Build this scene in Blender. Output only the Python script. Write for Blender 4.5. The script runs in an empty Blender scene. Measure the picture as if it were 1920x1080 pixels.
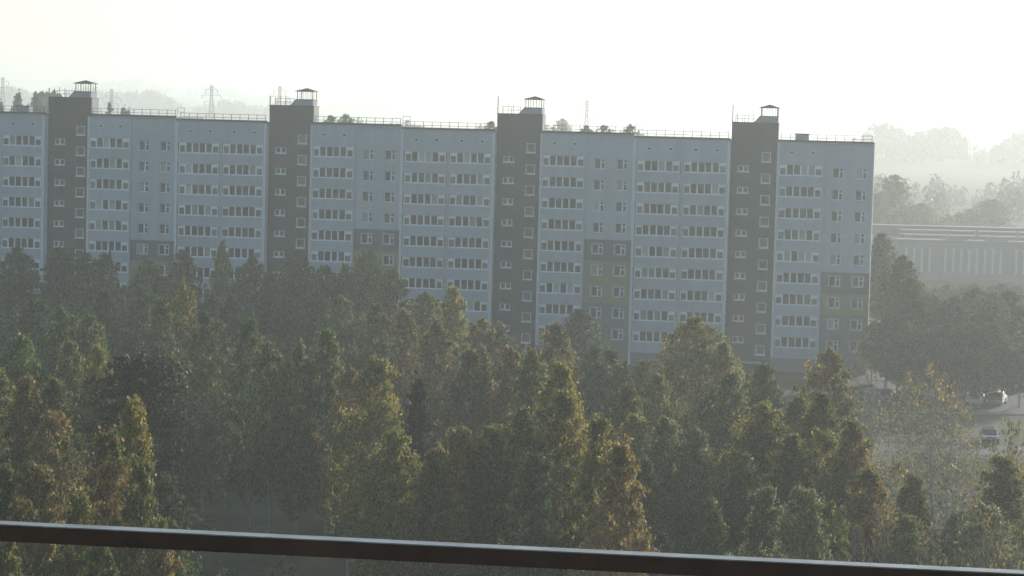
import bpy, math, random
import numpy as np
from mathutils import Vector

SC = bpy.context.scene
COL = SC.collection
PI = math.pi

# ------------------------------------------------------------------ camera, sky, sun, exposure
CZ = 31.5
ROLL = math.radians(1.5)
PITCH = math.atan(307.9 / 4500.0)
cam_d = bpy.data.cameras.new('camera')
cam_d.sensor_width = 36.0
cam_d.lens = 36.0 * 4500.0 / 1920.0
cam_d.clip_start = 0.2
cam_d.clip_end = 20000.0
cam = bpy.data.objects.new('camera', cam_d)
COL.objects.link(cam)
cam.location = (0, 0, CZ)
fw = Vector((0, math.cos(PITCH), -math.sin(PITCH)))
r0 = Vector((1, 0, 0))
u0 = r0.cross(fw)
rr = r0 * math.cos(ROLL) + u0 * math.sin(ROLL)
uu = -r0 * math.sin(ROLL) + u0 * math.cos(ROLL)
from mathutils import Matrix
cam.rotation_euler = Matrix((rr, uu, -fw)).transposed().to_euler()
SC.camera = cam

SUN_AZ = math.radians(31.0)     # to the right of the view axis
SUN_EL = math.radians(11.0)
world = bpy.data.worlds.new('World')
SC.world = world
world.use_nodes = True
wn = world.node_tree
sky = wn.nodes.new('ShaderNodeTexSky')
sky.sky_type = 'NISHITA'
sky.sun_disc = False
sky.sun_elevation = SUN_EL
sky.sun_rotation = SUN_AZ
sky.altitude = 100.0
sky.air_density = 1.0
sky.dust_density = 0.35
sky.ozone_density = 1.0
bg = wn.nodes['Background']
wtc = wn.nodes.new('ShaderNodeTexCoord')
wmp = wn.nodes.new('ShaderNodeMapping')
wmp.inputs['Scale'].default_value = (2.2, 2.2, 34.0)
wnz = wn.nodes.new('ShaderNodeTexNoise')
wnz.inputs['Scale'].default_value = 1.6
wnz.inputs['Detail'].default_value = 7.0
wnz.inputs['Roughness'].default_value = 0.6
wcr = wn.nodes.new('ShaderNodeValToRGB')
wcr.color_ramp.elements[0].position = 0.36
wcr.color_ramp.elements[0].color = (0.78, 0.84, 0.92, 1)
wcr.color_ramp.elements[1].position = 0.60
wcr.color_ramp.elements[1].color = (1.0, 1.0, 1.0, 1)
wmx = wn.nodes.new('ShaderNodeMix')
wmx.data_type = 'RGBA'
wmx.blend_type = 'MULTIPLY'
wmx.inputs[0].default_value = 1.0
wn.links.new(wtc.outputs['Generated'], wmp.inputs['Vector'])
wn.links.new(wmp.outputs[0], wnz.inputs['Vector'])
wn.links.new(wnz.outputs['Fac'], wcr.inputs[0])
wn.links.new(sky.outputs[0], wmx.inputs[6])
wn.links.new(wcr.outputs[0], wmx.inputs[7])
wn.links.new(wmx.outputs[2], bg.inputs['Color'])
bg.inputs['Strength'].default_value = 0.15

sun_d = bpy.data.lights.new('sun', 'SUN')
sun_d.energy = 5.0
sun_d.angle = math.radians(0.5)
sun_d.color = (1.0, 0.92, 0.82)
sun = bpy.data.objects.new('sun', sun_d)
COL.objects.link(sun)
sv = Vector((math.sin(SUN_AZ) * math.cos(SUN_EL), math.cos(SUN_AZ) * math.cos(SUN_EL), math.sin(SUN_EL)))
sun.rotation_euler = sv.to_track_quat('Z', 'Y').to_euler()
sun.location = sv * 500

SC.view_settings.view_transform = 'Standard'
SC.view_settings.look = 'None'
SC.view_settings.exposure = 0.24
SC.view_settings.gamma = 1.0
SC.view_settings.use_curve_mapping = False
SC.render.engine = 'CYCLES'
SC.cycles.use_denoising = True
SC.cycles.max_bounces = 6
SC.cycles.diffuse_bounces = 3
SC.cycles.volume_bounces = 1
SC.cycles.transparent_max_bounces = 4

HAZE_DENSITY = 0.0005

# ------------------------------------------------------------------ helpers
def lin(r, g, b):
    f = lambda c: ((c / 255 + 0.055) / 1.055) ** 2.4 if c / 255 > 0.04045 else c / 255 / 12.92
    return (f(r), f(g), f(b), 1.0)


def mat(name, color, rough=0.8, spec=0.3, metal=0.0, noise=0.0, scale=1.0, streak=False, rand=0.0, coat=0.0, bump=0.0):
    m = bpy.data.materials.new(name)
    m.use_nodes = True
    nt = m.node_tree
    b = nt.nodes['Principled BSDF']
    b.inputs['Roughness'].default_value = rough
    b.inputs['Metallic'].default_value = metal
    b.inputs['Specular IOR Level'].default_value = spec
    b.inputs['Coat Weight'].default_value = coat
    c = tuple(color[:3]) + (1.0,)
    if noise or rand:
        tc = nt.nodes.new('ShaderNodeTexCoord')
        mp = nt.nodes.new('ShaderNodeMapping')
        mp.inputs['Scale'].default_value = (scale, scale, scale * (0.12 if streak else 1.0))
        nz = nt.nodes.new('ShaderNodeTexNoise')
        nz.inputs['Scale'].default_value = 1.0
        nz.inputs['Detail'].default_value = 6.0
        nz.inputs['Roughness'].default_value = 0.65
        nt.links.new(tc.outputs['Object'], mp.inputs['Vector'])
        nt.links.new(mp.outputs[0], nz.inputs['Vector'])
        mr = nt.nodes.new('ShaderNodeMapRange')
        mr.inputs['From Min'].default_value = 0.25
        mr.inputs['From Max'].default_value = 0.75
        mr.inputs['To Min'].default_value = 1.0 - noise
        mr.inputs['To Max'].default_value = 1.0 + noise
        nt.links.new(nz.outputs['Fac'], mr.inputs['Value'])
        val = mr.outputs[0]
        if rand:
            oi = nt.nodes.new('ShaderNodeObjectInfo')
            m2 = nt.nodes.new('ShaderNodeMapRange')
            m2.inputs['To Min'].default_value = 1.0 - rand
            m2.inputs['To Max'].default_value = 1.0 + rand
            nt.links.new(oi.outputs['Random'], m2.inputs['Value'])
            mu = nt.nodes.new('ShaderNodeMath')
            mu.operation = 'MULTIPLY'
            nt.links.new(val, mu.inputs[0])
            nt.links.new(m2.outputs[0], mu.inputs[1])
            val = mu.outputs[0]
        vm = nt.nodes.new('ShaderNodeVectorMath')
        vm.operation = 'SCALE'
        vm.inputs[0].default_value = c[:3]
        nt.links.new(val, vm.inputs['Scale'])
        nt.links.new(vm.outputs[0], b.inputs['Base Color'])
        if bump:
            bp = nt.nodes.new('ShaderNodeBump')
            bp.inputs['Strength'].default_value = bump
            nt.links.new(nz.outputs['Fac'], bp.inputs['Height'])
            nt.links.new(bp.outputs[0], b.inputs['Normal'])
    else:
        b.inputs['Base Color'].default_value = c
    return m


def leafmat(name, ca, cb, cc, scale=0.33, trans=0.45, spec=0.5):
    """Leaf surface: two tones in patches, a third on single leaves, brightness per leaf and per tree."""
    m = bpy.data.materials.new(name)
    m.use_nodes = True
    nt = m.node_tree
    L = nt.links.new
    for n in list(nt.nodes):
        nt.nodes.remove(n)
    out = nt.nodes.new('ShaderNodeOutputMaterial')
    tc = nt.nodes.new('ShaderNodeTexCoord')
    oi = nt.nodes.new('ShaderNodeObjectInfo')
    ge = nt.nodes.new('ShaderNodeNewGeometry')
    nz = nt.nodes.new('ShaderNodeTexNoise')
    nz.noise_dimensions = '4D'
    nz.inputs['Scale'].default_value = scale
    nz.inputs['Detail'].default_value = 2.0
    L(tc.outputs['Object'], nz.inputs['Vector'])
    mw = nt.nodes.new('ShaderNodeMath')
    mw.operation = 'MULTIPLY'
    mw.inputs[1].default_value = 37.0
    L(oi.outputs['Random'], mw.inputs[0])
    L(mw.outputs[0], nz.inputs['W'])
    r1 = nt.nodes.new('ShaderNodeMapRange')
    r1.inputs['From Min'].default_value = 0.40
    r1.inputs['From Max'].default_value = 0.62
    L(nz.outputs['Fac'], r1.inputs['Value'])
    mx = nt.nodes.new('ShaderNodeMix')
    mx.data_type = 'RGBA'
    mx.inputs[6].default_value = ca + (1,)
    mx.inputs[7].default_value = cb + (1,)
    L(r1.outputs[0], mx.inputs[0])
    r2 = nt.nodes.new('ShaderNodeMapRange')
    r2.inputs['From Min'].default_value = 0.86
    r2.inputs['From Max'].default_value = 0.92
    L(ge.outputs['Random Per Island'], r2.inputs['Value'])
    mx2 = nt.nodes.new('ShaderNodeMix')
    mx2.data_type = 'RGBA'
    mx2.inputs[7].default_value = cc + (1,)
    L(mx.outputs[2], mx2.inputs[6])
    L(r2.outputs[0], mx2.inputs[0])
    r3 = nt.nodes.new('ShaderNodeMapRange')
    r3.inputs['To Min'].default_value = 0.40
    r3.inputs['To Max'].default_value = 1.65
    mf = nt.nodes.new('ShaderNodeMath')
    mf.operation = 'MULTIPLY'
    mf.inputs[1].default_value = 7.13
    fr = nt.nodes.new('ShaderNodeMath')
    fr.operation = 'FRACT'
    L(ge.outputs['Random Per Island'], mf.inputs[0])
    L(mf.outputs[0], fr.inputs[0])
    L(fr.outputs[0], r3.inputs['Value'])
    r4 = nt.nodes.new('ShaderNodeMapRange')
    r4.inputs['To Min'].default_value = 0.8
    r4.inputs['To Max'].default_value = 1.2
    L(oi.outputs['Random'], r4.inputs['Value'])
    mm = nt.nodes.new('ShaderNodeMath')
    mm.operation = 'MULTIPLY'
    L(r3.outputs[0], mm.inputs[0])
    L(r4.outputs[0], mm.inputs[1])
    sc_ = nt.nodes.new('ShaderNodeVectorMath')
    sc_.operation = 'SCALE'
    L(mx2.outputs[2], sc_.inputs[0])
    L(mm.outputs[0], sc_.inputs['Scale'])
    p = nt.nodes.new('ShaderNodeBsdfPrincipled')
    p.inputs['Roughness'].default_value = 0.58
    p.inputs['Specular IOR Level'].default_value = spec
    L(sc_.outputs[0], p.inputs['Base Color'])
    t = nt.nodes.new('ShaderNodeBsdfTranslucent')
    L(sc_.outputs[0], t.inputs['Color'])
    ms = nt.nodes.new('ShaderNodeMixShader')
    ms.inputs[0].default_value = trans
    L(p.outputs[0], ms.inputs[1])
    L(t.outputs[0], ms.inputs[2])
    L(ms.outputs[0], out.inputs['Surface'])
    return m


class MB:
    """Collects boxes, prisms and tubes; build() links them as one mesh object."""
    def __init__(self):
        self.v = []
        self.f = []
        self.m = []

    def quad(self, a, b, c, d, mi=0):
        n = len(self.v)
        self.v += [a, b, c, d]
        self.f.append((n, n + 1, n + 2, n + 3))
        self.m.append(mi)

    def box(self, x0, x1, y0, y1, z0, z1, mi=0):
        n = len(self.v)
        self.v += [(x0, y0, z0), (x1, y0, z0), (x1, y1, z0), (x0, y1, z0), (x0, y0, z1), (x1, y0, z1), (x1, y1, z1), (x0, y1, z1)]
        for q in ((0, 3, 2, 1), (4, 5, 6, 7), (0, 1, 5, 4), (1, 2, 6, 5), (2, 3, 7, 6), (3, 0, 4, 7)):
            self.f.append(tuple(n + i for i in q))
            self.m.append(mi)

    def prism(self, pts, y0, y1, mi=0):
        """pts: closed outline in (x, z), counter-clockwise; extruded along y."""
        n = len(self.v)
        k = len(pts)
        self.v += [(x, y0, z) for x, z in pts] + [(x, y1, z) for x, z in pts]
        self.f.append(tuple(n + i for i in range(k)))
        self.m.append(mi)
        self.f.append(tuple(n + k + i for i in reversed(range(k))))
        self.m.append(mi)
        for i in range(k):
            j = (i + 1) % k
            self.f.append((n + i, n + k + i, n + k + j, n + j))
            self.m.append(mi)

    def tube(self, pts, rad, sides=5, mi=0):
        pts = [Vector(p) for p in pts]
        if not isinstance(rad, (list, tuple)):
            rad = [rad] * len(pts)
        n = len(self.v)
        for i, p in enumerate(pts):
            d = (pts[min(i + 1, len(pts) - 1)] - pts[max(i - 1, 0)]).normalized()
            a = d.orthogonal().normalized() if abs(d.z) < 0.95 else Vector((1, 0, 0))
            a = (a - d * a.dot(d)).normalized()
            b = d.cross(a)
            for s in range(sides):
                t = 2 * PI * s / sides
                self.v.append(tuple(p + (a * math.cos(t) + b * math.sin(t)) * rad[i]))
        for i in range(len(pts) - 1):
            for s in range(sides):
                q = n + i * sides
                self.f.append((q + s, q + (s + 1) % sides, q + sides + (s + 1) % sides, q + sides + s))
                self.m.append(mi)
        self.f.append(tuple(n + (len(pts) - 1) * sides + s for s in range(sides)))
        self.m.append(mi)

    def mesh(self, name, mats):
        me = bpy.data.meshes.new(name)
        me.from_pydata(self.v, [], self.f)
        for m in (mats if isinstance(mats, (list, tuple)) else [mats]):
            me.materials.append(m)
        if any(self.m):
            me.polygons.foreach_set('material_index', self.m)
        me.update()
        return me

    def build(self, name, mats, parent=None, loc=(0, 0, 0)):
        return link(name, self.mesh(name, mats), parent, loc)


def link(name, me, parent=None, loc=(0, 0, 0), rz=0.0):
    o = bpy.data.objects.new(name, me)
    COL.objects.link(o)
    o.location = loc
    o.rotation_euler = (0, 0, rz)
    if parent is not None:
        o.parent = parent
    return o


def tag(o, label=None, cat=None, group=None, kind=None):
    if label:
        o['label'] = label
    if cat:
        o['category'] = cat
    if group:
        o['group'] = group
    if kind:
        o['kind'] = kind
    return o


def empty(name, loc, rz=0.0):
    return link(name, None, None, loc, rz)


def copy_tree(o, parent=None):
    c = o.copy()
    COL.objects.link(c)
    c.parent = parent
    for ch in list(KIDS.get(o.name, ())):
        copy_tree(ch, c)
    return c


KIDS = {}
def index_children():
    KIDS.clear()
    for o in SC.objects:
        if o.parent:
            KIDS.setdefault(o.parent.name, []).append(o)


# ------------------------------------------------------------------ materials
M = {}
M['panel'] = mat('white_facade_panel', (0.415, 0.455, 0.495), 0.85, noise=0.11, scale=0.6, streak=True, rand=0.06)
M['fin'] = mat('white_trim', (0.62, 0.66, 0.69), 0.7, noise=0.04, scale=1.5)
M['dark_wall'] = mat('dark_grey_render', (0.082, 0.088, 0.085), 0.9, noise=0.12, scale=0.5, streak=True)
M['band_dark'] = mat('grey_painted_band', (0.125, 0.135, 0.135), 0.9, noise=0.12, scale=0.5, streak=True)
M['band_yellow'] = mat('ochre_painted_band', (0.245, 0.235, 0.13), 0.9, noise=0.12, scale=0.5, streak=True)
M['band_green'] = mat('green_painted_band', (0.14, 0.185, 0.17), 0.9, noise=0.12, scale=0.5, streak=True)
M['plinth'] = mat('grey_plinth', (0.25, 0.25, 0.25), 0.9, noise=0.12, scale=1.0)
M['pvc'] = mat('white_window_frame', (0.84, 0.86, 0.87), 0.45, noise=0.03, scale=2.0)
M['glass'] = mat('window_glass', (0.040, 0.056, 0.062), 0.10, spec=0.45, noise=0.25, scale=0.7, rand=0.65)
M['blind'] = mat('curtained_glass', (0.30, 0.31, 0.30), 0.2, spec=0.6, noise=0.15, scale=0.8, rand=0.4)
M['frost'] = mat('shaded_window_glass', (0.11, 0.12, 0.125), 0.15, spec=0.45, noise=0.2, scale=0.8, rand=0.5)
M['roof_dark'] = mat('dark_brown_metal_edge', (0.07, 0.05, 0.045), 0.6, noise=0.1, scale=0.5)
M['roofing'] = mat('bitumen_roofing', (0.08, 0.08, 0.08), 0.9, noise=0.2, scale=0.8)
M['steel'] = mat('galvanised_steel', (0.30, 0.30, 0.30), 0.55, metal=0.3, noise=0.1, scale=2)
M['vent_dark'] = mat('vent_hole_shade', (0.02, 0.02, 0.02), 0.9)  # near-black block stands in for the shade inside the vent hole
M['lightgrey'] = mat('light_grey_render', (0.36, 0.38, 0.40), 0.85, noise=0.08, scale=0.8, streak=True)
M['bark'] = mat('birch_bark', (0.34, 0.33, 0.31), 0.85, noise=0.55, scale=2.5)
M['bark_dark'] = mat('pine_bark', (0.11, 0.075, 0.055), 0.9, noise=0.3, scale=3)
M['twig'] = mat('twig_bark', (0.09, 0.07, 0.06), 0.9, noise=0.3, scale=3)
M['asphalt'] = mat('asphalt', (0.075, 0.077, 0.08), 0.7, noise=0.2, scale=0.4)
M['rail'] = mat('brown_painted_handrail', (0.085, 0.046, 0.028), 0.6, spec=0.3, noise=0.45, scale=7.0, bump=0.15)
M['rail_lit_top'] = mat('handrail_skylit_top', (0.34, 0.33, 0.32), 0.4, spec=0.5, metal=0.3, noise=0.45, scale=14)  # paler grey puts the sky and sun sheen into the top's colour
M['concrete'] = mat('concrete', (0.32, 0.31, 0.30), 0.9, noise=0.15, scale=1)
LEAF = {
    'g': leafmat('leaf_green', (0.070, 0.125, 0.045), (0.120, 0.165, 0.055), (0.28, 0.27, 0.08), trans=0.58),
    'o': leafmat('leaf_olive', (0.105, 0.150, 0.050), (0.200, 0.200, 0.062), (0.36, 0.30, 0.09), trans=0.58),
    'y': leafmat('leaf_yellowing', (0.140, 0.170, 0.050), (0.330, 0.270, 0.065), (0.48, 0.37, 0.10), trans=0.58),
    'r': leafmat('leaf_rusty', (0.125, 0.145, 0.055), (0.310, 0.215, 0.080), (0.42, 0.29, 0.10), trans=0.58),
    'd': leafmat('leaf_dark_green', (0.052, 0.092, 0.042), (0.075, 0.118, 0.050), (0.15, 0.165, 0.07), trans=0.52),
    'p': leafmat('leaf_pale', (0.160, 0.195, 0.100), (0.230, 0.240, 0.125), (0.38, 0.35, 0.17), trans=0.58),
    'n': leafmat('leaf_withered', (0.14, 0.12, 0.07), (0.2, 0.16, 0.08), (0.3, 0.24, 0.10), trans=0.5),
}
M['needle'] = leafmat('needle_green', (0.030, 0.045, 0.026), (0.042, 0.058, 0.030), (0.08, 0.085, 0.035), trans=0.2, spec=0.08)
M['far_leaf'] = leafmat('far_foliage', (0.040, 0.065, 0.040), (0.055, 0.075, 0.042), (0.09, 0.09, 0.045), scale=0.02)

# ------------------------------------------------------------------ terrain
def sstep(a, b, x):
    t = np.clip((x - a) / (b - a), 0, 1)
    return t * t * (3 - 2 * t)


def terrain(x, y):
    """Height of the ground: level round the block, rising into low hills beyond."""
    x = np.asarray(x, float)
    y = np.asarray(y, float)
    r = np.hypot(x, y)
    az = np.degrees(np.arctan2(x, np.maximum(y, 1.0)))
    front = sstep(-50, 200, y)
    left = 1 - sstep(-9.0, -2.0, az)
    h = 14 * sstep(400, 500, r) * (1 - sstep(2.0, 6.0, az))
    h += sstep(600, 1500, r) * (5 + 9 * left)
    h += sstep(1500, 2300, r) * (5 * sstep(4, 9, az))
    h += sstep(2000, 3300, r) * (13 * left * np.exp(-((az + 11.0) / 4.0) ** 2))
    h += sstep(4300, 5800, r) * (46 * np.exp(-((az + 8.6) / 3.0) ** 2) + 22 * np.exp(-((az + 4.0) / 1.3) ** 2))
    h += sstep(900, 1600, r) * 3.0 * np.sin(x * 0.006 + 1.3) * np.sin(y * 0.003)
    return h * front


def ground_sheet():
    g = np.concatenate([np.linspace(-7500, -700, 36)[:-1], np.linspace(-700, 700, 71), np.linspace(700, 7500, 36)[1:]])
    gy = np.concatenate([np.linspace(-7500, -700, 14)[:-1], np.linspace(-700, 700, 71), np.linspace(700, 7500, 110)[1:]])
    X, Y = np.meshgrid(g, gy)
    Z = terrain(X, Y)
    v = np.stack([X, Y, Z], -1).reshape(-1, 3)
    nx, ny = len(g), len(gy)
    f = [(j * nx + i, j * nx + i + 1, (j + 1) * nx + i + 1, (j + 1) * nx + i) for j in range(ny - 1) for i in range(nx - 1)]
    me = bpy.data.meshes.new('ground')
    me.from_pydata(v.tolist(), [], f)
    m = bpy.data.materials.new('autumn_grass_ground')
    m.use_nodes = True
    nt = m.node_tree
    b = nt.nodes['Principled BSDF']
    b.inputs['Roughness'].default_value = 0.95
    b.inputs['Specular IOR Level'].default_value = 0.1
    tc = nt.nodes.new('ShaderNodeTexCoord')
    n1 = nt.nodes.new('ShaderNodeTexNoise')
    n1.inputs['Scale'].default_value = 0.09
    n1.inputs['Detail'].default_value = 8
    n2 = nt.nodes.new('ShaderNodeTexNoise')
    n2.inputs['Scale'].default_value = 1.7
    n2.inputs['Detail'].default_value = 6
    nt.links.new(tc.outputs['Object'], n1.inputs['Vector'])
    nt.links.new(tc.outputs['Object'], n2.inputs['Vector'])
    cr = nt.nodes.new('ShaderNodeValToRGB')
    cr.color_ramp.elements[0].position = 0.35
    cr.color_ramp.elements[0].color = (0.065, 0.068, 0.044, 1)
    cr.color_ramp.elements[1].position = 0.65
    cr.color_ramp.elements[1].color = (0.110, 0.135, 0.070, 1)
    e = cr.color_ramp.elements.new(0.5)
    e.color = (0.092, 0.105, 0.058, 1)
    nt.links.new(n1.outputs['Fac'], cr.inputs[0])
    mr = nt.nodes.new('ShaderNodeMapRange')
    mr.inputs['To Min'].default_value = 0.55
    mr.inputs['To Max'].default_value = 1.5
    nt.links.new(n2.outputs['Fac'], mr.inputs['Value'])
    vm = nt.nodes.new('ShaderNodeVectorMath')
    vm.operation = 'SCALE'
    nt.links.new(cr.outputs[0], vm.inputs[0])
    nt.links.new(mr.outputs[0], vm.inputs['Scale'])
    nt.links.new(vm.outputs[0], b.inputs['Base Color'])
    me.materials.append(m)
    o = link('ground', me)
    me.polygons.foreach_set('use_smooth', [True] * len(me.polygons))
    tag(o, 'rough grassy ground under the trees running out to the hills', kind='structure')


ground_sheet()

# car park and drive beyond the end of the block
mb = MB()
mb.quad((36, 272, 0.004), (120, 268, 0.004), (120, 312, 0.004), (47.5, 318, 0.004))
mb.quad((60, 312.2, 0.004), (120, 312.2, 0.004), (150, 470, 0.004), (96, 470, 0.004))
tag(mb.build('parking_lot', M['asphalt']), 'asphalt parking area beside the end of the block', kind='structure')
mb = MB()
for i in range(28):
    x = 38 + i * 2.8
    mb.box(x, x + 2.72, 270.9, 271.2, -0.1, 0.13)
tag(mb.build('kerb', M['concrete']), 'pale concrete kerb along the parking area', kind='structure')
mb = MB()
mb.quad((20, 238, 0.005), (110, 233.5, 0.005), (110, 243.5, 0.005), (20, 243.5, 0.005))
tag(mb.build('road', M['asphalt']), 'narrow asphalt road crossing in front of the parking', kind='structure')

# ------------------------------------------------------------------ the apartment block
BLOCK = empty('apartment_block', (37.25629957, 312.7, 0), -math.radians(9))
tag(BLOCK, 'long ten storey white panel apartment block with four dark stair towers', 'building')


def wall_holes(x0, x1, z0, z1, y, depth, holes):
    """Front wall at plane y with real rectangular openings and reveals; depth goes back."""
    xs = sorted({x0, x1} | {h[0] for h in holes} | {h[1] for h in holes})
    zs = sorted({z0, z1} | {h[2] for h in holes if z0 < h[2] < z1} | {h[3] for h in holes if z0 < h[3] < z1})
    b = MB()
    for i in range(len(xs) - 1):
        for j in range(len(zs) - 1):
            cx, cz = (xs[i] + xs[i + 1]) / 2, (zs[j] + zs[j + 1]) / 2
            if any(h[0] < cx < h[1] and h[2] < cz < h[3] for h in holes):
                continue
            b.quad((xs[i], y, zs[j]), (xs[i + 1], y, zs[j]), (xs[i + 1], y, zs[j + 1]), (xs[i], y, zs[j + 1]))
    for a, c, d, e in holes:
        d, e = max(d, z0), min(e, z1)
        if d >= e:
            continue
        b.quad((a, y, d), (a, y, e), (a, y + depth, e), (a, y + depth, d))
        b.quad((c, y, d), (c, y + depth, d), (c, y + depth, e), (c, y, e))
        b.quad((a, y, d), (a, y + depth, d), (c, y + depth, d), (c, y, d))
        b.quad((a, y, e), (c, y, e), (c, y + depth, e), (a, y + depth, e))
    b.quad((x0, y, z0), (x0, y, z1), (x0, y + depth, z1), (x0, y + depth, z0))
    b.quad((x1, y, z0), (x1, y + depth, z0), (x1, y + depth, z1), (x1, y, z1))
    b.quad((x0, y, z0), (x0, y + depth, z0), (x1, y + depth, z0), (x1, y, z0))
    b.quad((x0, y, z1), (x1, y, z1), (x1, y + depth, z1), (x0, y + depth, z1))
    return b


FL = 2.815
ZB = 25.72       # bottom of the top row of loggia glazing
GH = 1.42        # glazing height
GW = 5.6         # glazing width

# shared meshes of one loggia's glazing; origin at its lower left corner on the glazing plane
LW = 0.935
def loggia_frame_mesh(var):
    b = MB()
    b.box(-0.04, GW + 0.04, -0.06, 0.08, -0.02, 0.12)
    b.box(0, GW, 0.0, 0.08, GH - 0.05, GH)
    for i in range(7):
        x = i * (GW / 6)
        w = 0.075 if i in (0, 6) else (0.08 if (i + var) % 3 == 0 else 0.12)
        x = min(max(x, w), GW - w)
        b.box(x - w, x + w * 0.6, -0.02, 0.07, 0.121, GH - 0.051)
    p = GW / 6
    hs = (0.34, 0.42, 0.30)[var % 3]
    b.box(0.07, p - 0.11, 0.0, 0.065, GH - 0.05 - hs, GH - 0.052)
    b.box(5 * p + 0.065, GW - 0.07, 0.0, 0.065, GH - 0.05 - hs - 0.06, GH - 0.052)
    return b.mesh('glazing_frame', M['pvc'])


FRAMES = [loggia_frame_mesh(v) for v in range(3)]
b = MB(); b.box(-0.40, 0.40, 0, 0.03, -0.63, 0.63)
PANE = b.mesh('sliding_pane', M['glass'])
b = MB(); b.box(-0.39, 0.39, 0, 0.03, -0.63, 0.63)
CASE = b.mesh('side_casement', M['frost'])
b = MB()
for i in range(6):
    b.box(i * GW / 6 + 0.06, (i + 1) * GW / 6 - 0.06, 0.03, 0.06, 0.10, GH - 0.05)
GLAZE = b.mesh('glazing', M['glass'])
b = MB()   # parapet of one loggia with a recessed joint
b.box(0, GW + 0.3, 0, 0.16, -1.38, -0.44)
b.box(0, GW + 0.3, 0.05, 0.16, -0.44, -0.40)
b.box(0, GW + 0.3, -0.025, 0.16, -0.40, -0.021)
b.box(0, GW + 0.3, -0.05, 0.02, -1.41, -1.379)
PARAPET = b.mesh('parapet_panel', M['panel'])
b = MB()
b.box(-0.30, 0.30, -0.03, 0.02, -0.22, 0.22, 0)
b.box(-0.20, 0.20, -0.045, -0.02, -0.13, 0.13, 1)
VENT = b.mesh('attic_vent', [M['fin'], M['vent_dark']])


def loggia(x, zb, detailed, rnd):
    lg = link('loggia', None, BLOCK, (x, 0.0, zb))
    link('parapet_panel', PARAPET, lg, (-0.15, 0, 0))
    link('glazing_frame', FRAMES[rnd.randrange(3)], lg, (0, 0.11, 0))
    if detailed:
        p = GW / 6
        for i in range(6):
            if i in (0, 5):
                link('side_casement', CASE, lg, ((i + 0.5) * p, 0.11 + 0.035, GH / 2 + 0.02))
            else:
                pn = link('sliding_pane', PANE, lg, ((i + 0.5) * p, 0.11 + rnd.choice((0.03, 0.055)), GH / 2 + 0.02))
                if rnd.random() < 0.13:
                    pn.material_slots[0].link = 'OBJECT'
                    pn.material_slots[0].material = M['blind']
    else:
        link('glazing', GLAZE, lg, (0, 0.11, 0))


# window of the flat bay: origin at its lower left corner on the frame plane
WW, WH = 1.42, 1.36
b = MB()
b.box(0, 0.09, 0, 0.07, 0.0, WH); b.box(WW - 0.09, WW, 0, 0.07, 0, WH)
b.box(0.09, WW - 0.09, 0, 0.07, 0, 0.09); b.box(0.09, WW - 0.09, 0, 0.07, WH - 0.08, WH)
b.box(0.80, 0.98, -0.01, 0.07, 0.09, WH - 0.08); b.box(0.981, WW - 0.09, 0, 0.07, 0.82, 0.95)
WFRAME = b.mesh('frame', M['pvc'])
b = MB(); b.box(0.09, 0.80, 0, 0.02, 0.09, WH - 0.08); WBIG = b.mesh('pane', M['glass'])
b = MB(); b.box(0.98, WW - 0.09, 0, 0.02, 0.09, 0.82); WSMALL = b.mesh('pane', M['glass'])
b = MB(); b.box(0.98, WW - 0.09, 0, 0.02, 0.95, WH - 0.08); WVENT = b.mesh('pane', M['glass'])
b = MB(); b.box(-0.07, WW + 0.07, -0.30, 0.0, -0.06, 0.0); WSILL = b.mesh('sill', M['fin'])
b = MB()
b.box(0, WW, 0, 0.07, 0, 0.09, 0); b.box(0, WW, 0, 0.07, WH - 0.08, WH, 0); b.box(0, 0.09, 0, 0.07, 0.09, WH - .08, 0); b.box(WW - .09, WW, 0, .07, .09, WH - .08, 0)
b.box(0.80, 0.98, 0, 0.07, .09, WH - .08, 0); b.box(.09, .80, .03, .05, .09, WH - .08, 1); b.box(.98, WW - .09, .03, .05, .09, WH - .08, 1)
WPLAIN = b.mesh('window', [M['pvc'], M['glass']])
b = MB()   # light painted surround used on the coloured bands
for q in ((-0.09, 0.0, 0.0, WH), (WW, WW + 0.09, 0.0, WH), (-0.09, WW + 0.09, WH, WH + 0.07)):
    b.box(q[0], q[1], -0.215, -0.19, q[2], q[3])
WSURR = b.mesh('surround', M['fin'])


def flat_window(x, zb, y, detailed, surround):
    if not detailed:
        link('window', WPLAIN, BLOCK, (x, y, zb))
        return
    w = link('window', None, BLOCK, (x, y, zb))
    link('frame', WFRAME, w)
    pn = link('pane', WBIG, w, (0, 0.03, 0))
    if (int(x * 7) + int(zb * 3)) % 5 == 0:
        pn.material_slots[0].link = 'OBJECT'
        pn.material_slots[0].material = M['blind']
    link('pane', WSMALL, w, (0, 0.03, 0))
    link('pane', WVENT, w, (0, 0.03, 0))
    link('sill', WSILL, w)
    if surround:
        link('surround', WSURR, w)


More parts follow.
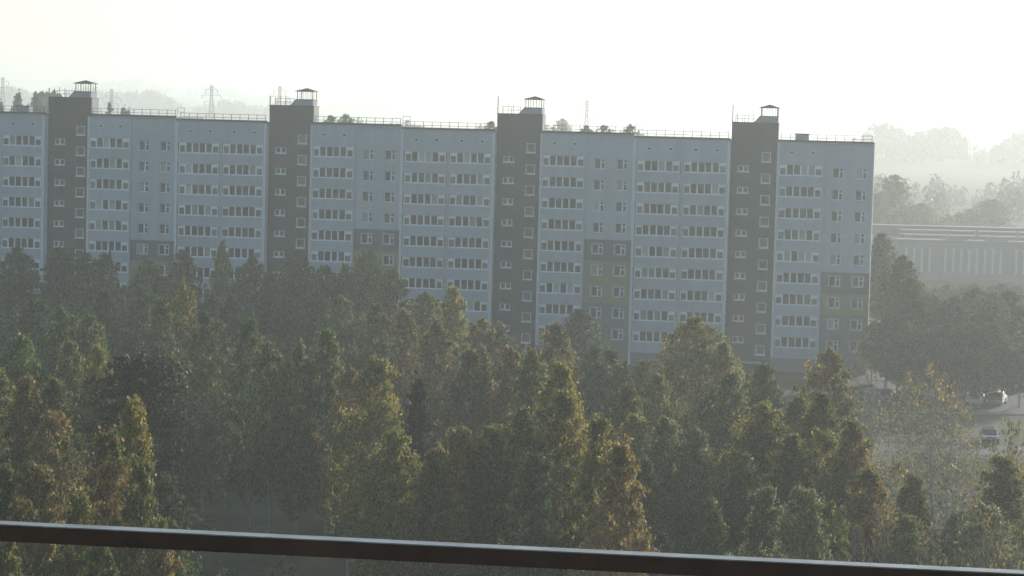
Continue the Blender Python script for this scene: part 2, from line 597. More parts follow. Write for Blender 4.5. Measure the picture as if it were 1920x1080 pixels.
# stair tower windows
SW, SH = 1.25, 1.32
b = MB()
b.box(-0.06, 0.12, -0.05, 0.07, 0, SH); b.box(SW - 0.12, SW + 0.06, -0.05, 0.07, 0, SH)
b.box(0.12, SW - 0.12, -0.05, 0.07, 0, 0.16); b.box(0.12, SW - 0.12, -0.05, 0.07, SH - 0.10, SH)
b.box(-0.09, SW + 0.09, -0.12, -0.051, -0.05, 0.09)
SFRAME = b.mesh('frame', M['pvc'])
b = MB(); b.box(0.12, SW - 0.12, 0, 0.02, 0.16, SH - 0.10); SPANE = b.mesh('pane', M['frost'])
KW, KH = 1.45, 0.86
b = MB()
b.box(-0.05, 0.12, -0.05, 0.07, 0, KH); b.box(KW - 0.12, KW + 0.05, -0.05, 0.07, 0, KH)
b.box(0.12, KW - 0.12, -0.05, 0.07, 0, 0.14); b.box(0.12, KW - 0.12, -0.05, 0.07, KH - 0.08, KH)
b.box(KW / 2 - 0.10, KW / 2 + 0.10, -0.05, 0.07, 0.14, KH - 0.08)
b.box(-0.09, KW + 0.09, -0.12, -0.051, -0.05, 0.08)
KFRAME = b.mesh('frame', M['pvc'])
b = MB(); b.box(0.12, KW / 2 - 0.10, 0, 0.02, 0.14, KH - 0.08); KPANE = b.mesh('pane', M['glass'])
b = MB(); b.box(KW / 2 + 0.10, KW - 0.12, 0, 0.02, 0.14, KH - 0.08); KPANE2 = b.mesh('pane', M['glass'])


def pavilion(x0, x1, y0, y1, z0):
    pv = link('roof_pavilion', None, BLOCK, (0, 0, 0))
    for x in (x0 + 0.06, x1 - 0.06):
        for y in (y0 + 0.06, y1 - 0.06):
            p = MB(); p.box(x - 0.05, x + 0.05, y - 0.05, y + 0.05, z0, z0 + 1.02); p.build('post', M['roof_dark'], pv)
    q = MB()
    for k in range(1, 6):
        x = x0 + (x1 - x0) * k / 6
        q.box(x - 0.018, x + 0.018, y0 + 0.04, y0 + 0.08, z0, z0 + 1.02)
        q.box(x - 0.018, x + 0.018, y1 - 0.08, y1 - 0.04, z0, z0 + 1.02)
    q.build('grille_bar', M['roof_dark'], pv)['kind'] = 'stuff'
    e = 0.22
    c = MB()
    a = [(x0 - e, y0 - e), (x1 + e, y0 - e), (x1 + e, y1 + e), (x0 - e, y1 + e)]
    n = [(x, y, z0 + 1.02) for x, y in a] + [(x, y, z0 + 1.10) for x, y in a]
    c.v = n + [((x0 + x1) / 2, (y0 + y1) / 2, z0 + 1.52)]
    c.f = [(0, 3, 2, 1), (0, 1, 5, 4), (1, 2, 6, 5), (2, 3, 7, 6), (3, 0, 4, 7), (4, 5, 8), (5, 6, 8), (6, 7, 8), (7, 4, 8)]
    c.m = [0] * 9
    c.build('canopy', M['roof_dark'], pv)


def railing(x0, x1, y, z, name='roof_railing'):
    b = MB()
    n = max(1, round((x1 - x0) / 1.18))
    for i in range(n + 1):
        x = x0 + (x1 - x0) * i / n
        b.box(x - 0.035, x + 0.035, y, y + 0.05, z, z + 0.95)
    for h in (0.42, 0.88):
        b.box(x0, x1, y + 0.052, y + 0.085, z + h, z + h + 0.055)
    return b.build(name, M['roof_dark'], BLOCK)


rnd = random.Random(11)
ROWS_SEEN = {1: (6, 6, 6), 2: (6, 6, 7), 3: (9, 9, 9), 4: (9, 9, 9)}     # rows the trees leave open: double loggias, single, flat bay
BANDS = {1: (13.35, 10.55, 7.7), 2: (16.2, 13.35, 7.7), 3: (16.2, 13.4, 7.75), 4: (13.3, 10.5, 7.68)}
for k in (1, 2, 3, 4):
    xa = -96.86 + 31.215 * (k - 1)
    dz = 0.34 * (4 - k)
    xb0, xt0, xw0, xe = xa - 18.75, xa - 6.1, xa + 6.2, xa + 12.45
    top = 30.10 + dz
    # body behind the front
    for nm, x0, x1, y0 in (('rear_wall', xb0, xt0 - 0.003, 0.45), ('rear_wall', xa, xe, 0.45)):
        b = MB(); b.box(x0, x1, y0, 13.0, -0.6, top)
        b.build('body_wall', M['panel'], BLOCK)
    b = MB(); b.box(xt0, xa - 0.003, 1.80, 13.0, -0.6, top); b.build('body_wall', M['dark_wall'], BLOCK)
    # plinth under the loggias
    b = MB(); b.box(xb0, xt0, 0.12, 0.448, -0.6, 1.96 + dz); b.box(xa, xw0, 0.12, 0.448, -0.6, 1.96 + dz)
    b.build('plinth', M['plinth'], BLOCK)
    # loggia bays: fins, attic panels, loggias
    for x0, x1 in ((xb0, xb0 + 0.30), (xb0 + 6.26, xb0 + 6.56), (xt0 - 0.35, xt0), (xa, xa + 0.28), (xw0 - 0.24, xw0)):
        proud = 0.07 if x1 - x0 > 0.285 else 0.05
        rear = 1.798 if x0 in (xa, xt0 - 0.35) else 0.449
        b = MB(); b.box(x0, x1, -proud, rear, 1.95 + dz if x0 != xb0 else -0.6, top - 0.17 if x0 in (xa, xt0 - 0.35, xb0) else 27.16 + dz)
        b.build('fin', M['fin'] if x0 in (xa, xt0 - 0.35, xb0) else M['panel'], BLOCK)
    at0 = ZB + GH + dz + 0.02
    for x0, x1 in ((xb0, xt0), (xa, xw0)):
        b = MB(); b.box(x0 + 0.006, x1 - 0.006, 0.0, 0.447, at0, top); b.build('attic_panel', M['panel'], BLOCK)
    for x0 in (xb0 + 0.48, xb0 + 6.62, xa + 0.34):
        nrow = ROWS_SEEN[k][1 if x0 > xa else 0]
        for r in range(9):
            det = r < nrow and not (k == 1 and x0 < xa - 15)
            loggia(x0, ZB - FL * r + dz, det, rnd)
        for dx in (1.55, 4.32):
            link('attic_vent', VENT, BLOCK, (x0 + dx, 0.0, 28.72 + dz))
    # flat bay: painted bands with real openings
    hol = []
    wy = 0.16
    for r in range(9):
        zb = ZB - 0.20 - FL * r + dz
        for wx in (xw0 + 1.02, xw0 + 4.02):
            hol.append((wx, wx + WW, zb, zb + WH))
    bd, by, bg_ = (v + dz for v in BANDS[k])
    for z0, z1, m, y in ((bd, top, 'panel', wy - 0.03), (by, bd, 'band_dark', wy), (bg_, by, 'band_yellow', wy + 0.003), (-0.6, bg_, 'band_green', wy + 0.006)):
        hh = [(a, c, max(d, z0), min(e, z1)) for a, c, d, e in hol if d < z1 and e > z0]
        w = wall_holes(xw0, xe, z0, z1, y, 0.445 - y, hh).build('wall', M[m], BLOCK)
        tag(w, {'panel': 'white upper wall of the flat bay', 'band_dark': 'dark grey painted band', 'band_yellow': 'ochre yellow painted band', 'band_green': 'grey green lower wall'}[m])
    for r in range(9):
        zb = ZB - 0.20 - FL * r + dz
        for wx in (xw0 + 1.02, xw0 + 4.02):
            flat_window(wx, zb, wy + 0.20, r < ROWS_SEEN[k][2], zb < bd)
    # corner trim between sections
    b = MB(); b.box(xe - 0.14, xe - 0.003, wy - 0.06, wy - 0.031, bd + 0.01, top); b.build('corner_trim', M['fin'], BLOCK)
    # stair tower
    ty = 1.40
    ttop = 32.42 + dz
    hol = []
    for r in range(10):
        z = 27.34 - 2.822 * r + dz
        hol.append((xa - 2.10, xa - 2.10 + SW, z, z + SH))
    for r in range(9):
        z = 25.98 - 2.815 * r + dz
        hol.append((xa - 5.15, xa - 5.15 + KW, z, z + KH))
    wall_holes(xt0 + 0.003, xa - 0.003, -0.6, ttop, ty, 0.38, hol).build('stair_tower_wall', M['dark_wall'], BLOCK)
    for i, (a, c, d, e) in enumerate(hol):
        w = link('stair_window', None, BLOCK, (a, ty + 0.10, d))
        if i < 10:
            link('frame', SFRAME, w); link('pane', SPANE, w, (0, 0.03, 0))
        else:
            link('frame', KFRAME, w); link('pane', KPANE, w, (0, 0.03, 0)); link('pane', KPANE2, w, (0, 0.03, 0))
    b = MB(); b.box(xt0 + 0.02, xa - 0.02, ty + 0.381, 4.6, top + 0.003, ttop - 0.02); b.build('stair_head', M['lightgrey'], BLOCK)
    b = MB(); b.box(xt0 - 0.05, xa + 0.05, ty - 0.06, 4.66, ttop, ttop + 0.11); b.build('roof_coping', M['roof_dark'], BLOCK)
    # raised lift cap with its ramp, then the pavilion
    b = MB()
    b.prism([(xa - 3.15, ttop + 0.113), (xa - 0.10, ttop + 0.113), (xa - 0.10, ttop + 0.86), (xa - 2.45, ttop + 0.86)], ty + 0.02, ty + 2.5)
    b.build('lift_cap', M['lightgrey'], BLOCK)
    b = MB()
    b.box(xa - 2.48, xa - 0.05, ty - 0.03, ty + 2.55, ttop + 0.863, ttop + 0.97)
    b.prism([(xa - 3.22, ttop + 0.115), (xa - 3.12, ttop + 0.115), (xa - 2.43, ttop + 0.862), (xa - 2.49, ttop + 0.95)], ty - 0.02, ty + 2.55)
    b.build('roof_coping', M['roof_dark'], BLOCK)
    pavilion(xa - 2.38, xa - 0.15, ty + 0.15, ty + 2.35, ttop + 0.97)
    # aerials and rail posts on the tower
    for dx, h, w in ((-6.02, 2.35 if k > 2 else 1.3, 0.06), (-5.45, 1.15, 0.04), (-4.75, 1.5, 0.025), (-4.0, 1.35, 0.025), (-3.4, 1.0, 0.02)):
        b = MB(); zz = ttop + 0.11 if dx > -6 else ttop - 1.0
        yy = ty + 0.5 if dx > -6 else ty - 0.14
        b.box(xa + dx - w, xa + dx + w, yy, yy + 2 * w, zz, ttop + h)
        b.build('aerial_mast', M['roof_dark'], BLOCK)
    railing(xt0 + 0.3, xa - 3.4, ty + 2.7, ttop + 0.11, 'tower_railing')
    # roof edge, roof sheet, railing
    for x0, x1, y in ((xb0 + (0.012 if k > 1 else 0), xt0 - 0.055, -0.09), (xa + 0.055, xe, -0.09)):
        b = MB(); b.box(x0, x1, y, 0.5, top, top + 0.27); b.build('roof_coping', M['roof_dark'], BLOCK)
        b = MB(); b.box(x0, x1, y + 0.03, y + 0.08, top - 0.16, top - 0.001); b.build('roof_flashing', M['lightgrey'], BLOCK)
        b = MB(); b.box(x0, x1, 0.503, 12.9, top + 0.002, top + 0.10); b.build('roof', M['roofing'], BLOCK)
        railing(x0 + 0.4, x1 - 0.3, 0.7, top + 0.1)
    # step ladder over the roof step at the section joint
    if k < 4:
        b = MB()
        for px in (xe + 0.1, xe + 1.1):
            b.box(px - 0.03, px + 0.03, 0.2, 0.26, top + 0.0, top + 1.35)
        b.box(xe + 0.07, xe + 1.13, 0.262, 0.30, top + 1.31, top + 1.37)
        b.box(xe + 0.07, xe + 1.13, 0.262, 0.30, top + 0.75, top + 0.80)
        b.build('roof_ladder', M['steel'], BLOCK)
    if k in (1, 4):
        bx = xa + 3.1 if k == 4 else xb0 + 9.3
        b = MB(); b.box(bx - 0.85, bx + 0.85, 0.52, 2.0, top + 0.11, top + 1.02); b.build('roof_vent_box', M['lightgrey'], BLOCK)
        b = MB(); b.box(bx - 0.95, bx + 0.95, 0.46, 2.06, top + 1.022, top + 1.12); b.build('vent_box_lid', M['roof_dark'], BLOCK)
# lamp on the end corner of the block
xe = -96.86 + 31.215 * 3 + 12.45
b = MB(); b.tube([(xe - 0.2, 0.15, 2.3), (xe + 0.1, -0.35, 2.45), (xe + 0.35, -0.6, 2.4)], 0.04); b.box(xe + 0.1, xe + 0.75, -0.85, -0.45, 2.28, 2.38)
b.build('wall_lamp', M['fin'], BLOCK)
b = MB(); b.box(xe + 0.002, xe + 0.06, 0.30, 0.55, 0.2, 30.0); b.build('corner_strip', M['fin'], BLOCK)
# entrance canopies at the foot of the towers
for k in (1, 2, 3, 4):
    xa = -96.86 + 31.215 * (k - 1)
    b = MB(); b.box(xa - 5.6, xa - 0.4, -0.5, 1.39, 0.95 + 0.34 * (4 - k), 1.15 + 0.34 * (4 - k))
    b.box(xa - 5.4, xa - 5.2, -0.4, -0.2, -0.6, 0.95 + 0.34 * (4 - k)); b.box(xa - 0.8, xa - 0.6, -0.4, -0.2, -0.6, 0.95 + 0.34 * (4 - k))
    b.build('entrance_canopy', M['lightgrey'], BLOCK)

# ------------------------------------------------------------------ trees
def quads_mesh(name, C, A, B, mats):
    """Leaf faces: centres C, half axes A and B (n,3)."""
    n = len(C)
    v = np.empty((n, 4, 3), np.float32)
    v[:, 0] = C - A
    v[:, 1] = C + B
    v[:, 2] = C + A
    v[:, 3] = C - B
    me = bpy.data.meshes.new(name)
    me.vertices.add(4 * n)
    me.vertices.foreach_set('co', v.reshape(-1))
    me.loops.add(4 * n)
    me.loops.foreach_set('vertex_index', np.arange(4 * n, dtype=np.int32))
    me.polygons.add(n)
    me.polygons.foreach_set('loop_start', np.arange(0, 4 * n, 4, dtype=np.int32))
    me.update(calc_edges=True)
    for m in (mats if isinstance(mats, (list, tuple)) else [mats]):
        me.materials.append(m)
    return me


def leaf_axes(rng, n, size, droop=1.05):
    d = rng.normal(size=(n, 3))
    d[:, 2] -= droop * 2.0
    d /= np.linalg.norm(d, axis=1)[:, None]
    e = rng.normal(size=(n, 3))
    e -= (e * d).sum(1)[:, None] * d
    e /= np.linalg.norm(e, axis=1)[:, None]
    s = size * rng.uniform(0.6, 1.3, n)
    return d * (s * 0.68)[:, None], e * (s * 0.33)[:, None]


def birch(seed, R, nleaf, size, hb=0.30, nl=70, H=16.0, tight=1.0, sparse=False, top=0.36):
    """Trunk and crown of a birch H metres tall: steep arching limbs under a pointed dome, hanging twigs with leaves."""
    rng = np.random.default_rng(seed)
    t = MB()
    k = 9
    wob = np.cumsum(rng.normal(0, 0.09, (k, 2)), 0)
    wob -= wob[0]
    tp = [(wob[i, 0], wob[i, 1], H * 0.985 * i / (k - 1)) for i in range(k)]
    r0 = 0.0088 * H
    t.tube(tp, [r0 * (1 - 0.93 * i / (k - 1)) for i in range(k)], 6)
    tpa = np.array(tp)
    def axis(z):
        return np.array([np.interp(z, tpa[:, 2], tpa[:, 0]), np.interp(z, tpa[:, 2], tpa[:, 1]), z])
    lob = rng.uniform(0, 2 * PI, 4)
    C = []
    for i in range(nl):
        f = (i + rng.uniform(0, 1)) / nl
        zt = H * (hb + 0.04 + (0.99 - hb - 0.04) * f)
        az = i * 2.39996 + rng.normal(0, 0.3)
        env = R * min(1.0, ((H - zt) / (top * H)) ** 0.57) * (0.72 + 0.28 * min(1.0, f / 0.3))
        lobe = 1 + 0.12 * math.cos(2 * az - lob[0]) + 0.10 * math.cos(3 * az + zt * 0.3 + lob[2])
        L = max(0.25, env * lobe * rng.uniform(0.66, 1.08))
        rise = L * rng.uniform(0.65, 1.15)
        base = axis(max(0.08 * H, zt - rise))
        s = np.linspace(0, 1, 6)
        P = base + np.stack([L * s * math.cos(az), L * s * math.sin(az), rise * (1.45 * s - 0.45 * s ** 2.2)], 1)
        t.tube([tuple(p) for p in P], [r0 * (0.32 - 0.2 * f) * (1 - 0.86 * q) for q in s], 4)
        ns = max(4, int((4 + 12 * L / R) * tight))
        for j in range(ns):
            q = min(1.0, rng.uniform(0.2, 1.12) ** 0.7)
            p = np.array([np.interp(q, s, P[:, d]) for d in range(3)])
            p += rng.normal(0, 0.17 * L * q, 3) * np.array([1, 1, 0.6])
            hang = rng.uniform(0.3, 1.15) * (0.5 + 0.5 * (1 - f)) * R / 2.6
            if rng.uniform() < 0.28:
                hang *= -0.75          # short upright shoots that feather the outline
            m = rng.integers(7, 13)
            u = rng.uniform(0, 1, m)
            sw = rng.normal(0, 0.08, 2)
            pts = p + np.stack([sw[0] * u, sw[1] * u, -hang * u + 0.12 * (hang > 0)], 1) + rng.normal(0, 0.09, (m, 3))
            C.append(pts)
            if sparse and j % 2 == 0:
                t.tube([tuple(P[min(5, int(q * 5))]), tuple(p), tuple(p + np.array([sw[0], sw[1], rng.uniform(0.1, 0.9)]))], [0.022, 0.014, 0.006], 3)
    for j in range(12):     # leading shoots at the very top
        p = axis(H * rng.uniform(0.93, 0.985)) + rng.normal(0, 0.2, 3) * np.array([1, 1, 0.5])
        m = 9
        u = rng.uniform(0, 1, m)
        C.append(p + np.stack([0 * u, 0 * u, u * rng.uniform(0.1, 0.6)], 1) + rng.normal(0, 0.06, (m, 3)))
    C = np.concatenate(C)
    if len(C) > nleaf:
        C = C[rng.permutation(len(C))[:nleaf]]
    elif len(C) < nleaf:
        ex = C[rng.integers(0, len(C), nleaf - len(C))] + rng.normal(0, 0.10, (nleaf - len(C), 3))
        C = np.concatenate([C, ex])
    A, B = leaf_axes(rng, len(C), size)
    return t.mesh('trunk', M['bark']), quads_mesh('crown', C, A, B, LEAF['g'])


def conifer(seed, R, H, nleaf, size, rounded=False):
    rng = np.random.default_rng(seed)
    t = MB()
    t.tube([(0, 0, 0), (0.05, 0, H * 0.5), (0, 0.03, H * 0.98)], [0.011 * H, 0.007 * H, 0.02], 6)
    C = []
    nl = 70
    hb = 0.5 if rounded else 0.14
    for i in range(nl):
        f = (i + rng.uniform(0, 1)) / nl
        z0 = H * (hb + (0.985 - hb) * f)
        az = i * 2.39996 + rng.normal(0, 0.4)
        if rounded:
            L = R * (0.25 + math.sqrt(max(0.0, 1 - (1.7 * f - 0.72) ** 2))) * rng.uniform(0.6, 1.1) * 0.85
            rise = 0.35
        else:
            L = R * (1.02 - f) ** 0.85 * rng.uniform(0.7, 1.1) + 0.1
            rise = -0.12
        s = np.linspace(0, 1, 4)
        P = np.array([0, 0, z0]) + np.stack([L * s * math.cos(az), L * s * math.sin(az), L * (rise * s - 0.1 * s * s)], 1)
        t.tube([tuple(p) for p in P], [0.05 * (1 - 0.8 * q) for q in s], 3)
        m = int(14 + 70 * L / R)
        q = rng.uniform(0.2, 1.05, m)
        pts = np.stack([np.interp(q, s, P[:, d]) for d in range(3)], 1)
        pts += rng.normal(0, 1, (m, 3)) * np.stack([0.16 * L * q + 0.05, 0.16 * L * q + 0.05, 0.13 + 0 * q], 1)
        C.append(pts)
    C.append(np.array([0, 0, H * 0.97]) + rng.normal(0, 1, (40, 3)) * np.array([0.08, 0.08, 0.35]))
    C = np.concatenate(C)
    if len(C) < nleaf:
        C = np.concatenate([C, C[rng.integers(0, len(C), nleaf - len(C))] + rng.normal(0, 0.12, (nleaf - len(C), 3))])
    A, B = leaf_axes(rng, len(C), size, 0.2 if rounded else 0.5)
    return t.mesh('trunk', M['bark_dark']), quads_mesh('crown', C, A, B, M['needle'])


VAR = {
    'birch_far': [birch(100 + i, 2.6, 15000, 0.20, hb=0.20 + 0.03 * i, nl=72 + 4 * i, top=(0.42, 0.55, 0.32, 0.48, 0.36, 0.60)[i]) for i in range(6)],
    'birch_near': [birch(200 + i, 2.3, 26000, 0.145, hb=0.22 + 0.03 * i, nl=84, top=(0.40, 0.55, 0.32, 0.46, 0.6)[i]) for i in range(5)],
    'tallbirch': [birch(300 + i, 2.1, 26000, 0.145, hb=0.20, nl=90, top=0.5) for i in range(2)],
    'bare': [birch(400 + i, 2.8, 2000, 0.17, hb=0.14, nl=52, H=11.0, tight=0.9, sparse=True) for i in range(3)],
    'twiggy': [birch(450 + i, 1.3, 260, 0.18, hb=0.12, nl=34, H=10.0, tight=0.6, sparse=True) for i in range(2)],
    'pine': [conifer(500, 3.0, 17.0, 9000, 0.26, True)],
    'spruce': [conifer(600, 2.5, 15.5, 10000, 0.26), conifer(601, 3.0, 18.0, 8000, 0.34)],
}
HREF = {'birch_far': (16.0, 2.6), 'birch_near': (16.0, 2.3), 'tallbirch': (16.0, 2.1), 'bare': (11.0, 2.8), 'twiggy': (10.0, 1.3), 'pine': (17.0, 3.0), 'spruce': (15.5, 2.5)}


def plant_tree(x, y, h, R, kind, col, group, label, rnd, z=None, name=None):
    key = kind
    if kind == 'birch':
        key = 'birch_near' if y < 165 else 'birch_far'
    if kind == 'bare' and col == 'n':
        key = 'twiggy'
    i = rnd.randrange(len(VAR[key]))
    if key == 'birch_far' and R >= 3.0:
        i = rnd.choice((2, 4))     # broad crowns are domed, slim ones pointed
    tm, cm = VAR[key][i]
    H0, R0 = HREF[key]
    if key == 'spruce' and i == 1:
        H0, R0 = 18.0, 3.0
    nm = name or {'pine': 'pine_tree', 'spruce': 'spruce_tree'}.get(kind, 'birch_tree')
    zz = float(terrain(x, y)) if z is None else z
    t = empty(nm, (x, y, zz - 0.05), rnd.uniform(0, 2 * PI))
    t.scale = (R / R0 * 1.02, R / R0 * 1.02, h / H0)
    tag(t, label, 'tree', group)
    link('trunk', tm, t)
    c = link('crown', cm, t)
    if kind not in ('pine', 'spruce'):
        c.material_slots[0].link = 'OBJECT'
        c.material_slots[0].material = LEAF[col]
    return t


